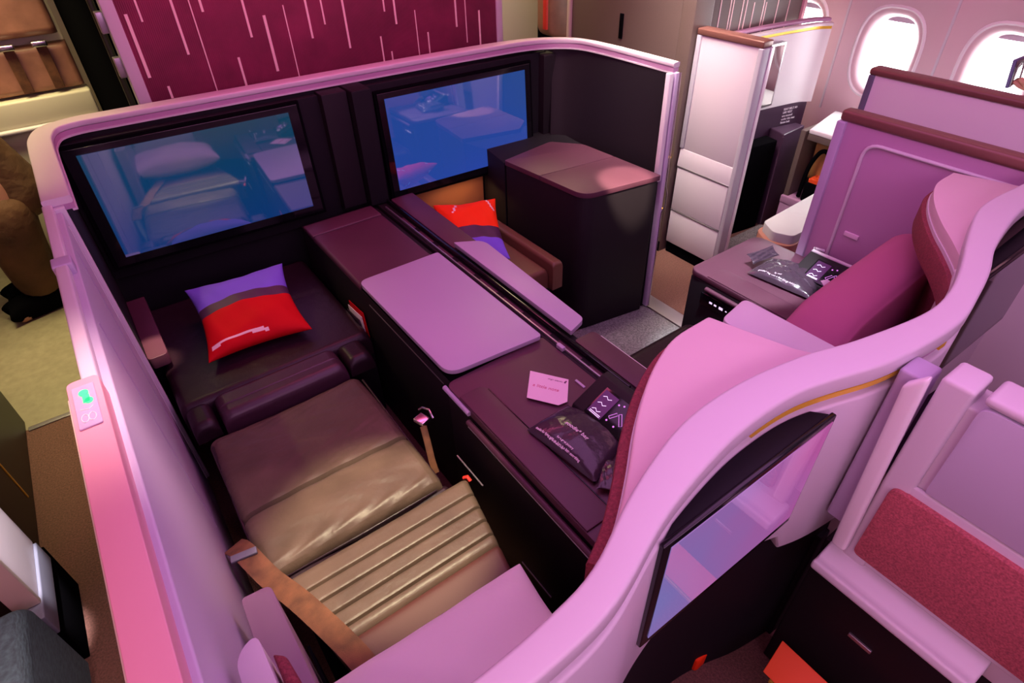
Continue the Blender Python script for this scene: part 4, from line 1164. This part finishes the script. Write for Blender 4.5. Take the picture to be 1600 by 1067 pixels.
fw = thing('footwell_panel', 'black footwell box under the pink shell', 'footwell', (1.05, .40, 0))
box('side', 'dark_panel', 1.06, 1.10, .24, .60, 0, .50, .004, fw)

# lower part of the shell at the far right, aisle side
ep = thing('shell_end_panel', 'plum end panel under the right tail of the pink shell', 'panel', (1.97, .35, 0))
finish('panel', bm_prism([(1.90, .315), (2.045, .29), (2.045, .355), (1.90, .36)], 0, .44, 'z', .004), 'navy_plum', ep)
tube('edge_bead', 'white_shell', [(2.050, .288, .44), (2.050, .288, .02)], .004, ep)
m4 = box('floor_mat', 'carpet_grey', 2.56, 2.95, .10, .90, .001, .012, .003); tag(m4, 'grey carpet strip at the right edge beyond the plum end panel', 'mat')

# left aisle: neighbouring suite corner
lp = thing('suite_partition', 'small white end panel of the neighbouring suite in the lower left', 'partition', (-.59, 1.5, 0))
box('panel', 'white_shell', -.62, -.572, 1.395, 1.605, .305, 1.135, .004, lp)
box('edge_strip', 'cream_panel', -.625, -.568, 1.378, 1.394, .305, 1.135, .003, lp)
box('lower_band', 'blue_grey', -.62, -.565, 1.33, 1.60, .22, .304, .004, lp)
box('plinth', 'black_matte', -.62, -.58, 1.38, 1.66, 0, .22, .003, lp)
box('corner_line', 'cream_panel', -.605, -.598, 1.605, 1.675, .30, .31, .002, lp)
tl = thing('aircraft_seat', 'teal-grey woven seat side at the lower left edge', 'seat', (-.75, 1.1, 0))
finish('side', bm_slab(-1.1, -.572, .70, 1.325, .05, .40, .03), 'teal_fabric', tl)
box('base', 'black_matte', -1.08, -.59, .72, 1.31, 0, .05, .01, tl)

# ================================================================= PEOPLE
pe = thing('person', 'person in a brown coat bending over beside the jump seat at the left edge', 'person', (-.50, 3.65, 0))
nodes = [(-.42, 3.62, .78, .15, .13), (-.52, 3.62, .93, .14, .13), (-.68, 3.60, 1.03, .15, .13), (-.84, 3.58, 1.08, .16, .13), (-.95, 3.57, 1.12, .06), (-1.05, 3.56, 1.14, .085, .095),
         (-.44, 3.70, .60, .10), (-.47, 3.72, .42, .068), (-.46, 3.76, .10, .042), (-.54, 3.70, .035, .04), (-.62, 3.66, .03, .03),
         (-.44, 3.54, .60, .10), (-.50, 3.50, .40, .068), (-.48, 3.54, .10, .042), (-.56, 3.48, .035, .04), (-.64, 3.44, .03, .03),
         (-.86, 3.42, 1.0, .065), (-.90, 3.40, .78, .05), (-.92, 3.38, .60, .035), (-.92, 3.37, .52, .03),
         (-.86, 3.74, 1.0, .065), (-.90, 3.76, .78, .05), (-.92, 3.76, .60, .035), (-.92, 3.76, .52, .03)]
edges = [(0, 1), (1, 2), (2, 3), (3, 4), (4, 5), (0, 6), (6, 7), (7, 8), (8, 9), (9, 10), (0, 11), (11, 12), (12, 13), (13, 14), (14, 15), (3, 16), (16, 17), (17, 18), (18, 19), (3, 20), (20, 21), (21, 22), (22, 23)]
finish('body', bm_skin(nodes, edges), 'skin', pe, angle=180)
cn = [(-.41, 3.62, .80, .175, .16), (-.52, 3.62, .95, .165, .15), (-.68, 3.60, 1.05, .165, .15), (-.82, 3.58, 1.09, .17, .14), (-.41, 3.62, .62, .18, .17), (-.42, 3.62, .44, .17, .18)]
finish('coat', bm_skin(cn, [(0, 1), (1, 2), (2, 3), (0, 4), (4, 5)]), 'coat_brown', pe, angle=180)
for (y, dy) in ((3.71, 0), (3.53, 0)):
    finish('trouser_leg', bm_skin([(-.43, y, .66, .14), (-.48, y - .01, .40, .125), (-.49, y + .01, .20, .11), (-.48, y + .02, .06, .10)], [(0, 1), (1, 2), (2, 3)]), 'coat_brown', pe, angle=180)
    finish('shoe', xf(bm_pillow(.30, .14, .13, .1, 14, 0, None, .3), (-.53, y - .02, .055), rz=.25), 'black_matte', pe, angle=180)
finish('sleeve', bm_skin([(-.86, 3.42, 1.02, .08), (-.90, 3.40, .78, .07), (-.92, 3.385, .62, .055)], [(0, 1), (1, 2)]), 'sleeve_orange', pe, angle=180)
finish('shirt_hem', bm_skin([(-.42, 3.60, .93, .175, .16), (-.47, 3.60, 1.02, .15, .14)], [(0, 1)]), 'sleeve_orange', pe, angle=180)
finish('hair', xf(bm_pillow(.22, .22, .2, 0, 14, 0, None, .5), (-1.09, 3.56, 1.17)), 'hair_dark', pe, angle=180)

p2 = thing('person', 'seated person behind the pink half wall, forearm raised at the right edge', 'person', (3.05, .55, 0))
hd_ = Vector((2.93, .80, 1.10))
nodes = [(3.12, .30, .55, .15, .13), (3.12, .32, .72, .13, .11), (3.12, .34, .92, .15, .11), (3.12, .36, 1.02, .10, .08), (3.12, .37, 1.09, .05), (3.12, .41, 1.20, .075, .09),
         (3.20, .50, .50, .085), (3.20, .80, .48, .06), (3.20, .84, .12, .04), (3.20, .95, .04, .035),
         (3.03, .50, .50, .085), (3.03, .80, .48, .06), (3.03, .84, .12, .04), (3.03, .95, .04, .035),
         (2.97, .36, .98, .055), (2.92, .52, .84, .045), (2.93, .69, 1.00, .032), (2.935, .735, 1.045, .026),
         (3.27, .36, .98, .055), (3.33, .48, .78, .045), (3.26, .66, .80, .032), (3.24, .70, .82, .03)]
edges = [(0, 1), (1, 2), (2, 3), (3, 4), (4, 5), (0, 6), (6, 7), (7, 8), (8, 9), (0, 10), (10, 11), (11, 12), (12, 13), (3, 14), (14, 15), (15, 16), (16, 17), (3, 18), (18, 19), (19, 20), (20, 21)]
# palm and five fingers closing on the phone
base = len(nodes)
nodes += [(2.94, .765, 1.065, .022, .012)]; edges += [(17, base)]
b = bm_skin(nodes, edges)
for k in range(4):
    x = 2.912 + .016 * k; y0 = .790; z0 = 1.075
    l = (.040, .046, .043, .034)[k]
    b = merge(b, bm_skin([(2.94 + (x - 2.94) * .6, .768, 1.068, .0095), (x, y0, z0, .009), (x, y0 + .6 * l, z0 + .012, .0085), (x, y0 + .9 * l, z0 - .008, .0075)], [(0, 1), (1, 2), (2, 3)], 2))
b = merge(b, bm_skin([(2.925, .76, 1.065, .011), (2.905, .775, 1.088, .010), (2.905, .80, 1.104, .009)], [(0, 1), (1, 2)], 2))
finish('body', b, 'skin', p2, angle=180)
finish('jumper', bm_skin([(3.12, .30, .55, .17, .15), (3.12, .32, .74, .15, .13), (3.12, .34, .93, .165, .125), (3.12, .36, 1.01, .11, .09), (2.97, .36, .98, .07), (2.925, .51, .845, .06), (3.27, .36, .98, .07), (3.32, .47, .79, .06)],
                         [(0, 1), (1, 2), (2, 3), (3, 4), (4, 5), (3, 6), (6, 7)]), 'navy_plum', p2, angle=180)
finish('trousers', bm_skin([(3.12, .30, .50, .16, .13), (3.20, .50, .50, .10), (3.20, .80, .49, .075), (3.20, .84, .18, .06), (3.03, .50, .50, .10), (3.03, .80, .49, .075), (3.03, .84, .18, .06)],
                           [(0, 1), (1, 2), (2, 3), (0, 4), (4, 5), (5, 6)]), 'blue_grey', p2, angle=180)
finish('hair', xf(bm_pillow(.185, .20, .17, 0, 14, 0, None, .5), (3.12, .352, 1.265), rx=.35), 'hair_dark', p2, angle=180)
b = bm_skin([(3.12, .455, 1.205, .016), (3.12, .495, 1.185, .017), (3.12, .488, 1.170, .014)], [(0, 1), (1, 2)])
for sx in (-1, 1): b = merge(b, bm_skin([(3.12 + sx * .068, .40, 1.17, .010), (3.12 + sx * .080, .395, 1.20, .015), (3.12 + sx * .074, .40, 1.225, .010)], [(0, 1), (1, 2)]))
finish('nose_and_ears', b, 'skin', p2, angle=180)
for sx in (-1, 1):
    finish('eye', xf(bm_pillow(.026, .012, .014, 0, 10, 0, None, .5), (3.12 + sx * .032, .484, 1.215)), 'print_white', p2, angle=180)
    finish('iris', xf(bm_pillow(.011, .010, .011, 0, 8, 0, None, .5), (3.12 + sx * .032, .488, 1.215)), 'hair_dark', p2, angle=180)
finish('lips', xf(bm_pillow(.045, .014, .014, 0, 10, 0, None, .5), (3.12, .478, 1.145)), 'salmon_trim', p2, angle=180)
ph = thing('phone', 'phone in a violet case held up against the bright second window', 'phone', (2.93, .83, 1.07))
box('case', 'phone_case', 2.885, 2.975, .822, .834, 1.065, 1.165, .004, ph, tilt=-.15)
box('screen', 'display_off', 2.889, 2.971, .817, .8225, 1.069, 1.161, .002, ph, tilt=-.15)
